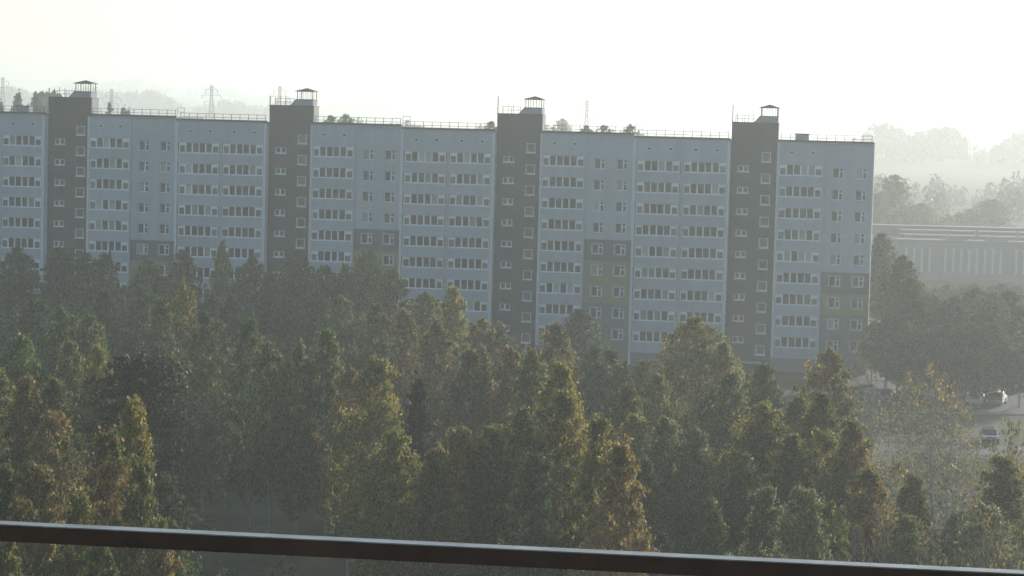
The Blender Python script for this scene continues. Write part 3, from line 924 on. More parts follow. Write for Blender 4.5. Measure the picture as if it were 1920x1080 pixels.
TREES = [
(-54.83,265.82,16.5,3.4,'birch','d','birches of the wood in front of the block','dark green birch close to the block, below loggias before first tower'),
(-52.16,275.79,16,3.2,'birch','d','birches of the wood in front of the block','dark green birch close to the block, below first dark tower'),
(-47.37,265.53,16,3.0,'birch','g','birches of the wood in front of the block','green birch close to the block, below first dark tower'),
(-43.36,258.18,16.5,2.8,'birch','o','birches of the wood in front of the block','olive birch close to the block, below loggias after first tower'),
(-39.93,265.26,15.5,3.0,'birch','o','birches of the wood in front of the block','olive birch close to the block, below windows after first tower'),
(-36.5,265.95,16.5,3.0,'birch','o','birches of the wood in front of the block','olive birch close to the block, below left loggias by second tower'),
(-33.78,279.02,17,2.0,'birch','y','birches of the wood in front of the block','yellowing birch close to the block, below right loggias before second tower'),
(-28.23,257.03,16.5,3.0,'birch','g','birches of the wood in front of the block','green birch close to the block, below right loggias before second tower'),
(-25.44,254.67,15,2.3,'birch','d','birches of the wood in front of the block','dark green birch close to the block, below second dark tower'),
(-24.58,269.59,16.5,3.0,'birch','g','birches of the wood in front of the block','green birch close to the block, below second dark tower'),
(-19.71,253.75,16,3.1,'birch','g','birches of the wood in front of the block','green birch close to the block, below loggias after second tower'),
(-17.88,256.5,16,2.4,'birch','o','birches of the wood in front of the block','olive birch close to the block, below loggias after second tower'),
(-16.56,275.85,16.5,3.0,'birch','o','birches of the wood in front of the block','olive birch close to the block, below windows after second tower, left one'),
(-12.77,257.51,15.5,3.1,'birch','o','birches of the wood in front of the block','olive birch close to the block, below windows after second tower, right one'),
(-8.25,231.93,15,3.2,'birch','o','birches of the wood in front of the block','olive birch in rear wood, below left loggias before third tower'),
(-5.78,225.79,16,2.9,'birch','y','birches of the wood in front of the block','yellowing birch in rear wood, below right loggias before third tower'),
(-2.57,215.38,14,2.6,'birch','r','birches of the wood in front of the block','rusty orange birch in rear wood, below right loggias before third tower'),
(-0.88,216.13,13.5,2.4,'birch','g','birches of the wood in front of the block','green birch in rear wood, below third dark tower'),
(6.82,242.86,13,3.6,'birch','d','birches of the wood in front of the block','dark green birch close to the block, below loggias after third tower'),
(3.32,194.46,15.5,2.55,'birch','r','birches of the wood in front of the block','rusty orange birch in mid-wood, below loggias after third tower'),
(8.56,198.89,13,2.74,'birch','g','birches of the wood in front of the block','green birch in rear wood, below windows after third tower'),
(11.26,195.19,12.5,2.16,'birch','y','birches of the wood in front of the block','yellowing birch in rear wood, below left loggias before fourth tower'),
(15.97,205.13,15.5,4.21,'birch','y','birches of the wood in front of the block','yellowing birch in rear wood, below right loggias before fourth tower, left one'),
(17.54,197.83,14,2.55,'birch','y','birches of the wood in front of the block','yellowing birch in rear wood, below right loggias before fourth tower, right one'),
(19.23,183.86,13.5,2.94,'birch','g','birches of the wood in front of the block','green birch in mid-wood, below fourth dark tower'),
(23.66,176.55,15.5,2.94,'birch','r','birches of the wood in front of the block','rusty orange birch in mid-wood, below windows at block end'),
(6.48,189.94,14,2.45,'birch','d','birches of the wood in front of the block','dark green birch in mid-wood, below windows after third tower'),
(-34.38,222.11,15.5,2.8,'birch','d','birches of the wood in front of the block','dark green birch in rear wood, below windows after first tower'),
(-42.36,213.73,15,2.94,'birch','d','birches of the wood in front of the block','dark green birch in rear wood, below loggias before first tower'),
(-38.22,222.85,15,2.8,'birch','d','birches of the wood in front of the block','dark green birch in rear wood, below loggias after first tower'),
(-18.96,230.13,15,2.8,'birch','d','birches of the wood in front of the block','dark green birch in rear wood, below loggias after second tower'),
(-15.42,223.56,15,2.6,'birch','g','birches of the wood in front of the block','green birch in rear wood, below loggias after second tower'),
(-25.92,219.73,15,2.8,'birch','d','birches of the wood in front of the block','dark green birch in rear wood, below right loggias before second tower'),
(-9.31,210.13,15,2.84,'birch','r','birches of the wood in front of the block','rusty orange birch in rear wood, below left loggias before third tower, left one'),
(-6.16,199.65,15,2.94,'birch','r','birches of the wood in front of the block','rusty orange birch in rear wood, below left loggias before third tower, right one'),
(-12.43,215.29,15,2.6,'birch','o','birches of the wood in front of the block','olive birch in rear wood, below windows after second tower'),
(-35.82,190.4,16,2.55,'birch','g','birches of the wood in front of the block','green birch in mid-wood, below first dark tower'),
(-33.6,189.93,15.5,2.16,'birch','g','birches of the wood in front of the block','green birch in mid-wood, below loggias after first tower'),
(-28.47,207.79,17,2.55,'birch','y','birches of the wood in front of the block','yellowing birch in rear wood, below left loggias by second tower'),
(-24.22,189.4,16,2.65,'birch','g','birches of the wood in front of the block','green birch in mid-wood, below left loggias by second tower'),
(-29.25,202.12,16,2.16,'birch','g','birches of the wood in front of the block','green birch in rear wood, below windows after first tower'),
(-19.3,179.06,16.5,2.45,'birch','g','birches of the wood in front of the block','green birch in mid-wood, below right loggias before second tower'),
(-17.09,171.28,15.5,2.16,'birch','g','birches of the wood in front of the block','green birch in mid-wood, below second dark tower'),
(-14.97,171.05,15.5,2.35,'birch','o','birches of the wood in front of the block','olive birch in mid-wood, below second dark tower'),
(-12.79,170.78,16.5,2.55,'birch','g','birches of the wood in front of the block','green birch in mid-wood, below loggias after second tower'),
(-8.71,152.18,16.5,2.55,'birch','y','birches of the wood in front of the block','yellowing birch in mid-wood, below windows after second tower'),
(-10.51,159.06,15,2.16,'birch','r','birches of the wood in front of the block','rusty orange birch in mid-wood, below loggias after second tower'),
(-5.64,148.23,15.5,2.5,'spruce','d','conifers of the wood in front of the block','dark green pointed spruce in near wood, below left loggias before third tower'),
(-2.61,174.52,15,2.55,'birch','r','birches of the wood in front of the block','rusty orange birch in mid-wood, below right loggias before third tower'),
(0.11,177.4,15,2.55,'birch','r','birches of the wood in front of the block','rusty orange birch in mid-wood, below third dark tower'),
(-33.34,161.13,16.5,2.74,'birch','g','birches of the wood in front of the block','green birch in mid-wood, below loggias before first tower'),
(-29.39,144.51,15.5,2.65,'birch','r','birches of the wood in front of the block','rusty orange birch in near wood, below loggias before first tower'),
(-27.0,142.98,15.5,2.55,'birch','o','birches of the wood in front of the block','olive birch in near wood, below first dark tower'),
(-31.48,172.63,15,2.35,'birch','o','birches of the wood in front of the block','olive birch in mid-wood, below first dark tower'),
(-22.13,143.39,17,2.9,'pine','d','conifers of the wood in front of the block','dark green round-topped pine in near wood, below windows after first tower'),
(-28.21,164.81,15.5,1.96,'birch','y','birches of the wood in front of the block','yellowing birch in mid-wood, below loggias after first tower'),
(-31.58,148.72,15.5,2.35,'birch','o','birches of the wood in front of the block','olive birch in near wood, below loggias before first tower'),
(-25.34,131.97,15,2.35,'birch','r','birches of the wood in front of the block','rusty orange birch in near wood, below first dark tower'),
(1.58,165.07,16,2.55,'birch','o','birches of the wood in front of the block','olive birch in mid-wood, below third dark tower'),
(3.22,146.2,17,3.14,'birch','y','birches of the wood in front of the block','yellowing birch in near wood, below loggias after third tower, left one'),
(3.46,134.62,16.5,2.65,'birch','y','birches of the wood in front of the block','yellowing birch in near wood, below loggias after third tower, right one'),
(0.78,134.8,15.5,2.35,'birch','g','birches of the wood in front of the block','green birch in near wood, below third dark tower'),
(-0.53,130.1,15,2.35,'birch','o','birches of the wood in front of the block','olive birch in near wood, below third dark tower'),
(-2.41,129.71,15,2.35,'birch','r','birches of the wood in front of the block','rusty orange birch in near wood, below right loggias before third tower'),
(7.99,162.88,14,2.55,'birch','o','birches of the wood in front of the block','olive birch in mid-wood, below windows after third tower'),
(11.13,175.48,13.5,2.35,'birch','o','birches of the wood in front of the block','olive birch in mid-wood, below left loggias before fourth tower'),
(15.43,166.98,14.5,2.74,'birch','o','birches of the wood in front of the block','olive birch in mid-wood, below right loggias before fourth tower'),
(14.63,170.17,13,2.94,'birch','d','birches of the wood in front of the block','dark green birch in mid-wood, below right loggias before fourth tower'),
(15.49,145.86,15,2.74,'birch','y','birches of the wood in front of the block','yellowing birch in near wood, below fourth dark tower'),
(19.29,158.42,14,2.45,'birch','o','birches of the wood in front of the block','olive birch in mid-wood, below loggias after fourth tower, left one'),
(20.01,151.89,15,2.74,'birch','o','birches of the wood in front of the block','olive birch in mid-wood, below loggias after fourth tower, right one'),
(19.69,136.24,15,2.45,'birch','r','birches of the wood in front of the block','rusty orange birch in near wood, below windows at block end'),
(-18.42,117.04,17.5,1.96,'tallbirch','y','birches of the wood in front of the block','yellowing tall slender birch in near wood, below windows after first tower'),
(-18.78,109.35,17,2.16,'tallbirch','r','birches of the wood in front of the block','rusty orange tall slender birch just below the balcony, below loggias after first tower'),
(-16.27,107.46,16,1.76,'tallbirch','o','birches of the wood in front of the block','olive tall slender birch just below the balcony, below windows after first tower'),
(-21.86,108.93,15.5,1.86,'birch','g','birches of the wood in front of the block','green birch just below the balcony, below loggias before first tower'),
(-20.08,104.73,16,1.96,'birch','r','birches of the wood in front of the block','rusty orange birch just below the balcony, below first dark tower'),
(-22.75,107.73,15.5,1.86,'birch','o','birches of the wood in front of the block','olive birch just below the balcony, below loggias before first tower, left one'),
(-20.8,101.49,15,1.76,'birch','r','birches of the wood in front of the block','rusty orange birch just below the balcony, below loggias before first tower, left one'),
(-19.32,106.45,14.5,1.67,'birch','y','birches of the wood in front of the block','yellowing birch just below the balcony, below first dark tower'),
(-14.81,105.94,13.5,1.27,'birch','g','birches of the wood in front of the block','green birch just below the balcony, below windows after first tower'),
(-14.0,94.88,14.5,1.86,'birch','r','birches of the wood in front of the block','rusty orange birch just below the balcony, below windows after first tower'),
(-18.7,96.03,14.5,1.86,'birch','r','birches of the wood in front of the block','rusty orange birch just below the balcony, below loggias before first tower, right one'),
(-16.97,98.55,14,1.57,'birch','g','birches of the wood in front of the block','green birch just below the balcony, below loggias after first tower'),
(-20.38,97.4,14,1.57,'birch','o','birches of the wood in front of the block','olive birch just below the balcony, below loggias before first tower, right one'),
(-6.15,128.93,15,2.25,'birch','o','birches of the wood in front of the block','olive birch in near wood, below windows after second tower'),
(-3.96,124.48,14.5,2.16,'birch','r','birches of the wood in front of the block','rusty orange birch in near wood, below left loggias before third tower'),
(4.18,123.63,16.5,2.06,'tallbirch','y','birches of the wood in front of the block','yellowing tall slender birch in near wood, below windows after third tower'),
(5.78,113.52,16.5,2.16,'tallbirch','r','birches of the wood in front of the block','rusty orange tall slender birch just below the balcony, below windows after third tower'),
(5.22,117.92,15.5,1.96,'birch','y','birches of the wood in front of the block','yellowing birch in near wood, below windows after third tower'),
(1.47,123.48,14.5,2.35,'birch','d','birches of the wood in front of the block','dark green birch in near wood, below third dark tower'),
(9.7,143.95,14,2.55,'birch','p','birches of the wood in front of the block','pale green birch in near wood, below left loggias before fourth tower'),
(11.19,144.37,13.5,2.16,'birch','p','birches of the wood in front of the block','pale green birch in near wood, below right loggias before fourth tower'),
(7.86,133.4,13,1.96,'birch','o','birches of the wood in front of the block','olive birch in near wood, below left loggias before fourth tower'),
(15.15,145.2,13.5,2.55,'birch','g','birches of the wood in front of the block','green birch in near wood, below fourth dark tower, right one'),
(16.56,137.87,14,2.45,'birch','o','birches of the wood in front of the block','olive birch in near wood, below loggias after fourth tower'),
(19.1,140.82,14,2.45,'birch','o','birches of the wood in front of the block','olive birch in near wood, below windows at block end, left one'),
(19.72,127.95,13.5,2.35,'birch','r','birches of the wood in front of the block','rusty orange birch in near wood, below cars beyond block end, left one'),
(13.75,140.33,12.5,2.35,'birch','g','birches of the wood in front of the block','green birch in near wood, below fourth dark tower, left one'),
(19.05,135.5,13,2.35,'birch','o','birches of the wood in front of the block','olive birch in near wood, below windows at block end, right one'),
(12.55,116.81,14,2.06,'birch','p','birches of the wood in front of the block','pale green birch in near wood, below fourth dark tower'),
(14.07,114.3,14.5,2.16,'birch','p','birches of the wood in front of the block','pale green birch just below the balcony, below loggias after fourth tower'),
(15.24,116.25,13.5,1.76,'birch','g','birches of the wood in front of the block','green birch in near wood, below loggias after fourth tower'),
(10.8,126.79,12,1.96,'birch','g','birches of the wood in front of the block','green birch in near wood, below right loggias before fourth tower'),
(35.51,198.05,12.5,3.6,'bare','r','birches of the wood in front of the block','rusty orange sparse birch in rear wood, below pair of bright cars, left one'),
(33.95,200.43,11.5,2.6,'bare','r','birches of the wood in front of the block','rusty orange sparse birch in rear wood, below cars beyond block end'),
(37.89,201.03,11,2.6,'bare','r','birches of the wood in front of the block','rusty orange sparse birch in rear wood, below pair of bright cars, right one'),
(30.36,209.74,11,1.2,'bare','n','birches of the wood in front of the block','leafless grey sparse birch in rear wood, below windows at block end, left one'),
(31.12,209.31,10.5,1.1,'bare','n','birches of the wood in front of the block','leafless grey sparse birch in rear wood, below windows at block end, right one'),
(34.27,224.49,9,1.0,'bare','n','birches of the wood in front of the block','leafless grey sparse birch in rear wood, below cars beyond block end'),
(22.77,139.77,12.5,2.4,'bare','r','birches of the wood in front of the block','rusty orange sparse birch in near wood, below cars beyond block end, right one'),
(23.56,136.87,12,2.35,'birch','r','birches of the wood in front of the block','rusty orange birch in near wood, below cars beyond block end, right one'),
(26.85,146.52,11,2.4,'bare','n','birches of the wood in front of the block','leafless grey sparse birch in near wood, below pair of bright cars'),
(24.42,123.72,12,2.2,'bare','r','birches of the wood in front of the block','rusty orange sparse birch in near wood, below pair of bright cars'),
(29.06,138.5,13,2.74,'birch','r','birches of the wood in front of the block','rusty orange birch in near wood, below lone van at right'),
(31.64,147.3,14,3.0,'bare','r','birches of the wood in front of the block','rusty orange sparse birch in near wood, below lone van at right, right one'),
(24.47,129.87,11,2.16,'birch','p','birches of the wood in front of the block','pale green birch in near wood, below pair of bright cars'),
(21.1,125.38,11.5,2.25,'birch','o','birches of the wood in front of the block','olive birch in near wood, below cars beyond block end'),
(26.11,126.63,12,2.35,'birch','p','birches of the wood in front of the block','pale green birch in near wood, below lone van at right'),
(19.57,124.67,12,2.2,'bare','r','birches of the wood in front of the block','rusty orange sparse birch in near wood, below cars beyond block end, left one'),
(25.19,117.51,12.5,2.2,'bare','r','birches of the wood in front of the block','rusty orange sparse birch in near wood, below lone van at right, left one'),
(20.44,115.08,12,1.8,'bare','n','birches of the wood in front of the block','leafless grey sparse birch in near wood, below cars beyond block end'),
(18.47,124.57,11,1.6,'bare','n','birches of the wood in front of the block','leafless grey sparse birch in near wood, below windows at block end'),
(51.87,339.58,17.5,4.0,'birch','d','trees on the bank behind the parking','dark green tree on the hazy bank behind the parking, leftmost'),
(49.88,307.91,16,3.6,'birch','d','trees on the bank behind the parking','dark green tree on the hazy bank behind the parking, second along'),
(49.34,293.87,14,3.2,'birch','d','birches of the wood in front of the block','dark green birch close to the block, below cars beyond block end, third along'),
(45.7,301.84,8,2.0,'birch','y','trees on the bank behind the parking','yellowing tree on the hazy bank behind the parking'),
(52.5,300.16,11,3.4,'birch','d','trees on the bank behind the parking','dark green tree on the hazy bank behind the parking, fourth from left'),
(55.07,297.88,11.5,3.6,'birch','d','birches of the wood in front of the block','dark green birch close to the block, below pair of bright cars, third along'),
(59.62,307.87,12,3.6,'birch','d','trees on the bank behind the parking','dark green tree on the hazy bank behind the parking, eighth from left'),
(59.91,298.25,12,3.4,'birch','g','birches of the wood in front of the block','green birch close to the block, below lone van at right'),
(63.72,304.48,12,3.6,'birch','d','trees on the bank behind the parking','dark green tree on the hazy bank behind the parking, tenth from left'),
(45.59,289.58,9,3.0,'birch','d','birches of the wood in front of the block','dark green birch close to the block, below cars beyond block end, leftmost'),
(46.91,283.9,9.5,3.2,'birch','g','birches of the wood in front of the block','green birch close to the block, below cars beyond block end, left one'),
(48.98,282.94,9,3.2,'birch','d','birches of the wood in front of the block','dark green birch close to the block, below cars beyond block end, fourth from left'),
(51.07,280.63,9.5,3.2,'birch','d','birches of the wood in front of the block','dark green birch close to the block, below pair of bright cars, second along'),
(54.03,283.09,9.5,3.2,'birch','g','birches of the wood in front of the block','green birch close to the block, below pair of bright cars, left one'),
(56.41,282.32,9.5,3.2,'birch','d','birches of the wood in front of the block','dark green birch close to the block, below lone van at right, leftmost'),
(60.12,288.14,9.5,3.2,'birch','d','birches of the wood in front of the block','dark green birch close to the block, below lone van at right, third along'),
(68.26,399.39,6.5,3.0,'birch','d','trees on the bank behind the parking','dark green tree on the hazy bank behind the parking, third along'),
(70.47,399.73,6,2.8,'birch','d','trees on the bank behind the parking','dark green tree on the hazy bank behind the parking, fifth from left'),
(72.23,397.79,6.8,3.2,'birch','g','trees on the bank behind the parking','green tree on the hazy bank behind the parking, left one'),
(75.29,401.27,6.2,3.0,'birch','d','trees on the bank behind the parking','dark green tree on the hazy bank behind the parking, sixth from left'),
(77.13,399.39,7,3.2,'birch','d','trees on the bank behind the parking','dark green tree on the hazy bank behind the parking, seventh from left'),
(80.34,402.93,6.4,3.0,'birch','g','trees on the bank behind the parking','green tree on the hazy bank behind the parking, right one'),
(82.73,403.26,6.8,3.2,'birch','d','trees on the bank behind the parking','dark green tree on the hazy bank behind the parking, ninth from left'),
(85.76,406.51,6.3,3.0,'birch','d','trees on the bank behind the parking','dark green tree on the hazy bank behind the parking, eleventh from left'),
(47.65,280.2,7,2.6,'birch','g','birches of the wood in front of the block','green birch close to the block, below cars beyond block end, right one'),
(45.93,283.16,7,2.6,'birch','d','birches of the wood in front of the block','dark green birch close to the block, below cars beyond block end, second along'),
(49.91,278.8,7,2.6,'birch','d','birches of the wood in front of the block','dark green birch close to the block, below pair of bright cars, leftmost'),
(52.27,278.13,7,2.6,'birch','d','birches of the wood in front of the block','dark green birch close to the block, below pair of bright cars, fourth from left'),
(54.62,277.46,7,2.6,'birch','g','birches of the wood in front of the block','green birch close to the block, below pair of bright cars, right one'),
(57.53,279.62,7,2.6,'birch','d','birches of the wood in front of the block','dark green birch close to the block, below lone van at right, second along'),
(59.56,278.85,7,2.6,'birch','d','birches of the wood in front of the block','dark green birch close to the block, below lone van at right, fourth from left'),
(-31.69,183.61,11.43,2.36,'birch','d','birches of the wood in front of the block','low dark green birch in mid-wood, below loggias after first tower, second along'),
(-41.72,192.11,10.78,2.33,'birch','g','birches of the wood in front of the block','low green birch in mid-wood, below picture left edge, right one'),
(-51.24,231.66,9.49,3.06,'birch','d','birches of the wood in front of the block','low dark green birch in rear wood, below picture left edge, right one'),
(-31.0,176.36,9.03,2.55,'birch','d','birches of the wood in front of the block','low dark green birch in mid-wood, below loggias after first tower, leftmost'),
(3.79,129.93,9.35,2.38,'birch','d','birches of the wood in front of the block','low dark green birch in near wood, below loggias after third tower'),
(-20.13,281.83,9.62,2.68,'birch','d','birches of the wood in front of the block','low dark green birch close to the block, below loggias after second tower, right one'),
(-36.35,219.21,10.04,3.43,'birch','g','birches of the wood in front of the block','low green birch in rear wood, below loggias after first tower, third along'),
(16.11,181.51,11.17,2.76,'birch','y','birches of the wood in front of the block','low yellowing birch in mid-wood, below right loggias before fourth tower'),
(-23.9,119.45,9.71,2.86,'birch','d','birches of the wood in front of the block','low dark green birch in near wood, below loggias before first tower'),
(-34.56,210.3,9.03,2.35,'birch','g','birches of the wood in front of the block','low green birch in rear wood, below loggias after first tower, fourth from left'),
(-56.68,274.7,10.52,3.05,'birch','d','birches of the wood in front of the block','low dark green birch close to the block, below loggias before first tower, third along'),
(-7.94,173.93,10.11,3.07,'birch','d','birches of the wood in front of the block','low dark green birch in mid-wood, below left loggias before third tower'),
(-21.36,123.9,11.46,2.31,'birch','d','birches of the wood in front of the block','low dark green birch in near wood, below loggias after first tower'),
(-53.92,246.13,12.55,3.28,'birch','g','birches of the wood in front of the block','low green birch close to the block, below picture left edge, right one'),
(-39.69,206.44,11.2,2.38,'birch','d','birches of the wood in front of the block','low dark green birch in rear wood, below first dark tower, leftmost'),
(-49.91,236.25,9.44,2.88,'birch','g','birches of the wood in front of the block','low green birch in rear wood, below loggias before first tower'),
(-20.36,213.66,9.15,2.9,'birch','g','birches of the wood in front of the block','low green birch in rear wood, below second dark tower, right one'),
(-39.12,258.53,9.58,2.9,'birch','d','birches of the wood in front of the block','low dark green birch close to the block, below windows after first tower, second along'),
(-1.32,155.78,11.79,2.93,'birch','y','birches of the wood in front of the block','low yellowing birch in mid-wood, below right loggias before third tower'),
(8.56,156.86,12.55,2.97,'birch','y','birches of the wood in front of the block','low yellowing birch in mid-wood, below left loggias before fourth tower'),
(-50.53,269.55,10.25,3.21,'birch','d','birches of the wood in front of the block','low dark green birch close to the block, below first dark tower, third along'),
(-15.85,288.28,10.31,3.45,'birch','d','birches of the wood in front of the block','low dark green birch close to the block, below windows after second tower, second along'),
(-27.29,148.28,9.18,3.02,'birch','d','birches of the wood in front of the block','low dark green birch in near wood, below first dark tower'),
(-48.28,283.72,10.97,2.52,'birch','d','birches of the wood in front of the block','low dark green birch close to the block, below loggias after first tower, right one'),
(-36.86,202.41,12.6,2.58,'birch','o','birches of the wood in front of the block','low olive birch in rear wood, below first dark tower'),
(-29.05,134.9,11.57,2.72,'birch','o','birches of the wood in front of the block','low olive birch in near wood, below loggias before first tower'),
(-50.91,262.33,11.02,2.75,'birch','g','birches of the wood in front of the block','low green birch close to the block, below loggias before first tower, seventh from left'),
(-35.09,235.02,9.75,3.01,'birch','o','birches of the wood in front of the block','low olive birch in rear wood, below windows after first tower'),
(-30.14,168.29,10.6,2.9,'birch','d','birches of the wood in front of the block','low dark green birch in mid-wood, below first dark tower, right one'),
(-2.21,198.46,12.95,2.43,'birch','o','birches of the wood in front of the block','low olive birch in rear wood, below right loggias before third tower'),
(2.51,199.94,10.82,2.7,'birch','g','birches of the wood in front of the block','low green birch in rear wood, below loggias after third tower, leftmost'),
(-27.36,125.88,11.6,2.64,'birch','d','birches of the wood in front of the block','low dark green birch in near wood, below picture left edge'),
(7.98,169.97,9.5,2.51,'birch','d','birches of the wood in front of the block','low dark green birch in mid-wood, below windows after third tower, right one'),
(-17.17,208.85,10.99,3.04,'birch','g','birches of the wood in front of the block','low green birch in rear wood, below loggias after second tower, left one'),
(-53.27,237.54,11.69,3.44,'birch','d','birches of the wood in front of the block','low dark green birch in rear wood, below picture left edge, left one'),
(-26.91,170.27,12.7,2.8,'birch','d','birches of the wood in front of the block','low dark green birch in mid-wood, below loggias after first tower, third along'),
(-34.8,225.91,10.64,3.43,'birch','d','birches of the wood in front of the block','low dark green birch in rear wood, below windows after first tower'),
(-28.02,288.1,9.47,2.73,'birch','d','birches of the wood in front of the block','low dark green birch close to the block, below second dark tower'),
(-26.9,245.25,9.59,2.79,'birch','o','birches of the wood in front of the block','low olive birch close to the block, below right loggias before second tower, right one'),
(-41.94,183.55,12.47,2.47,'birch','d','birches of the wood in front of the block','low dark green birch in mid-wood, below picture left edge, leftmost'),
(-32.32,217.61,10.77,2.5,'birch','g','birches of the wood in front of the block','low green birch in rear wood, below windows after first tower, left one'),
(-41.61,237.05,12.21,3.22,'birch','g','birches of the wood in front of the block','low green birch in rear wood, below loggias after first tower, leftmost'),
(0.9,140.16,10.77,2.97,'birch','d','birches of the wood in front of the block','low dark green birch in near wood, below third dark tower'),
(-2.5,246.82,8.51,3.3,'birch','d','birches of the wood in front of the block','low dark green birch close to the block, below right loggias before third tower'),
(-35.17,168.08,9.7,2.88,'birch','d','birches of the wood in front of the block','low dark green birch in mid-wood, below loggias before first tower, left one'),
(-56.43,271.09,12.6,2.79,'birch','d','birches of the wood in front of the block','low dark green birch close to the block, below loggias before first tower, second along'),
(4.94,179.54,8.56,2.35,'birch','g','birches of the wood in front of the block','low green birch in mid-wood, below loggias after third tower, left one'),
(-56.88,288.39,9.48,2.99,'birch','g','birches of the wood in front of the block','low green birch close to the block, below loggias before first tower, sixth from left'),
(-4.46,210.83,9.03,3.01,'birch','d','birches of the wood in front of the block','low dark green birch in rear wood, below right loggias before third tower, leftmost'),
(-36.9,181.07,10.63,2.53,'birch','d','birches of the wood in front of the block','low dark green birch in mid-wood, below loggias before first tower, right one'),
(-24.14,208.06,9.44,3.06,'birch','d','birches of the wood in front of the block','low dark green birch in rear wood, below right loggias before second tower, left one'),
(-33.34,197.66,12.77,2.85,'birch','g','birches of the wood in front of the block','low green birch in rear wood, below loggias after first tower, second along'),
(-11.7,176.41,10.27,2.77,'birch','g','birches of the wood in front of the block','low green birch in mid-wood, below loggias after second tower'),
(-38.41,174.41,11.48,2.81,'birch','d','birches of the wood in front of the block','low dark green birch in mid-wood, below picture left edge, third along'),
(-34.7,288.89,11.45,2.8,'birch','g','birches of the wood in front of the block','low green birch close to the block, below right loggias before second tower, leftmost'),
(-52.93,287.8,10.41,3.26,'birch','o','birches of the wood in front of the block','low olive birch close to the block, below first dark tower'),
(-4.5,221.97,10.52,3.28,'birch','d','birches of the wood in front of the block','low dark green birch in rear wood, below right loggias before third tower, second along'),
(-23.94,241.32,9.08,2.75,'birch','g','birches of the wood in front of the block','low green birch close to the block, below second dark tower, left one'),
(-47.71,249.57,8.82,3.02,'birch','d','birches of the wood in front of the block','low dark green birch close to the block, below first dark tower, second along'),
(-24.41,250.49,8.6,3.0,'birch','g','birches of the wood in front of the block','low green birch close to the block, below second dark tower, right one'),
(10.47,153.5,10.86,2.67,'birch','g','birches of the wood in front of the block','low green birch in mid-wood, below left loggias before fourth tower, right one'),
(-15.45,244.3,10.18,2.83,'birch','d','birches of the wood in front of the block','low dark green birch close to the block, below windows after second tower, leftmost'),
(-25.18,260.06,12.12,2.59,'birch','o','birches of the wood in front of the block','low olive birch close to the block, below second dark tower'),
(2.31,154.75,10.51,2.56,'birch','y','birches of the wood in front of the block','low yellowing birch in mid-wood, below loggias after third tower'),
(-58.57,259.76,8.66,2.56,'birch','d','birches of the wood in front of the block','low dark green birch close to the block, below picture left edge, right one'),
(-22.9,278.44,9.73,3.46,'birch','d','birches of the wood in front of the block','low dark green birch close to the block, below loggias after second tower, left one'),
(-44.4,282.46,12.11,3.24,'birch','d','birches of the wood in front of the block','low dark green birch close to the block, below windows after first tower, leftmost'),
(-20.62,235.21,9.94,2.86,'birch','d','birches of the wood in front of the block','low dark green birch in rear wood, below second dark tower'),
(-12.49,219.2,9.22,2.91,'birch','d','birches of the wood in front of the block','low dark green birch in rear wood, below windows after second tower, leftmost'),
(3.51,213.89,9.22,2.64,'birch','d','birches of the wood in front of the block','low dark green birch in rear wood, below loggias after third tower'),
(-28.12,270.43,11.05,2.87,'birch','g','birches of the wood in front of the block','low green birch close to the block, below right loggias before second tower, third along'),
(-55.32,284.82,11.18,3.12,'birch','d','birches of the wood in front of the block','low dark green birch close to the block, below loggias before first tower, fourth from left'),
(-66.18,291.98,11.8,3.41,'birch','d','birches of the wood in front of the block','low dark green birch close to the block, below picture left edge, left one'),
(-13.01,267.31,10.17,3.12,'birch','d','birches of the wood in front of the block','low dark green birch close to the block, below windows after second tower, third along'),
(-48.38,225.4,8.96,2.9,'birch','d','birches of the wood in front of the block','low dark green birch in rear wood, below loggias before first tower, second along'),
(-48.36,240.32,9.24,3.2,'birch','g','birches of the wood in front of the block','low green birch close to the block, below loggias before first tower, fourth from left'),
(-12.78,276.4,8.58,3.27,'birch','g','birches of the wood in front of the block','low green birch close to the block, below left loggias before third tower, left one'),
(-13.85,241.16,10.32,3.44,'birch','g','birches of the wood in front of the block','low green birch close to the block, below windows after second tower'),
(-43.23,287.64,9.07,3.44,'birch','o','birches of the wood in front of the block','low olive birch close to the block, below windows after first tower, right one'),
(8.48,181.67,11.36,2.37,'birch','d','birches of the wood in front of the block','low dark green birch in mid-wood, below windows after third tower, left one'),
(-10.63,183.69,10.55,2.92,'birch','g','birches of the wood in front of the block','low green birch in mid-wood, below windows after second tower'),
(-42.31,198.86,10.11,2.59,'birch','o','birches of the wood in front of the block','low olive birch in rear wood, below loggias before first tower, left one'),
(15.34,217.89,8.68,2.63,'birch','g','birches of the wood in front of the block','low green birch in rear wood, below left loggias before fourth tower'),
(-60.39,282.79,10.08,3.26,'birch','d','birches of the wood in front of the block','low dark green birch close to the block, below loggias before first tower, leftmost'),
(-22.68,228.61,10.85,3.03,'birch','g','birches of the wood in front of the block','low green birch in rear wood, below second dark tower, left one'),
(-4.06,237.89,9.11,3.44,'birch','d','birches of the wood in front of the block','low dark green birch in rear wood, below right loggias before third tower, third along'),
(-7.17,250.92,8.79,2.64,'birch','g','birches of the wood in front of the block','low green birch close to the block, below left loggias before third tower, right one'),
(-32.04,254.85,12.57,2.54,'birch','d','birches of the wood in front of the block','low dark green birch close to the block, below left loggias by second tower, left one'),
(-7.12,256.08,9.52,2.61,'birch','d','birches of the wood in front of the block','low dark green birch close to the block, below left loggias before third tower'),
(-44.8,241.09,12.51,3.43,'birch','g','birches of the wood in front of the block','low green birch close to the block, below first dark tower'),
(-29.51,251.56,10.99,2.94,'birch','g','birches of the wood in front of the block','low green birch close to the block, below right loggias before second tower, second along'),
(-39.95,270.55,9.22,3.41,'birch','d','birches of the wood in front of the block','low dark green birch close to the block, below windows after first tower, third along'),
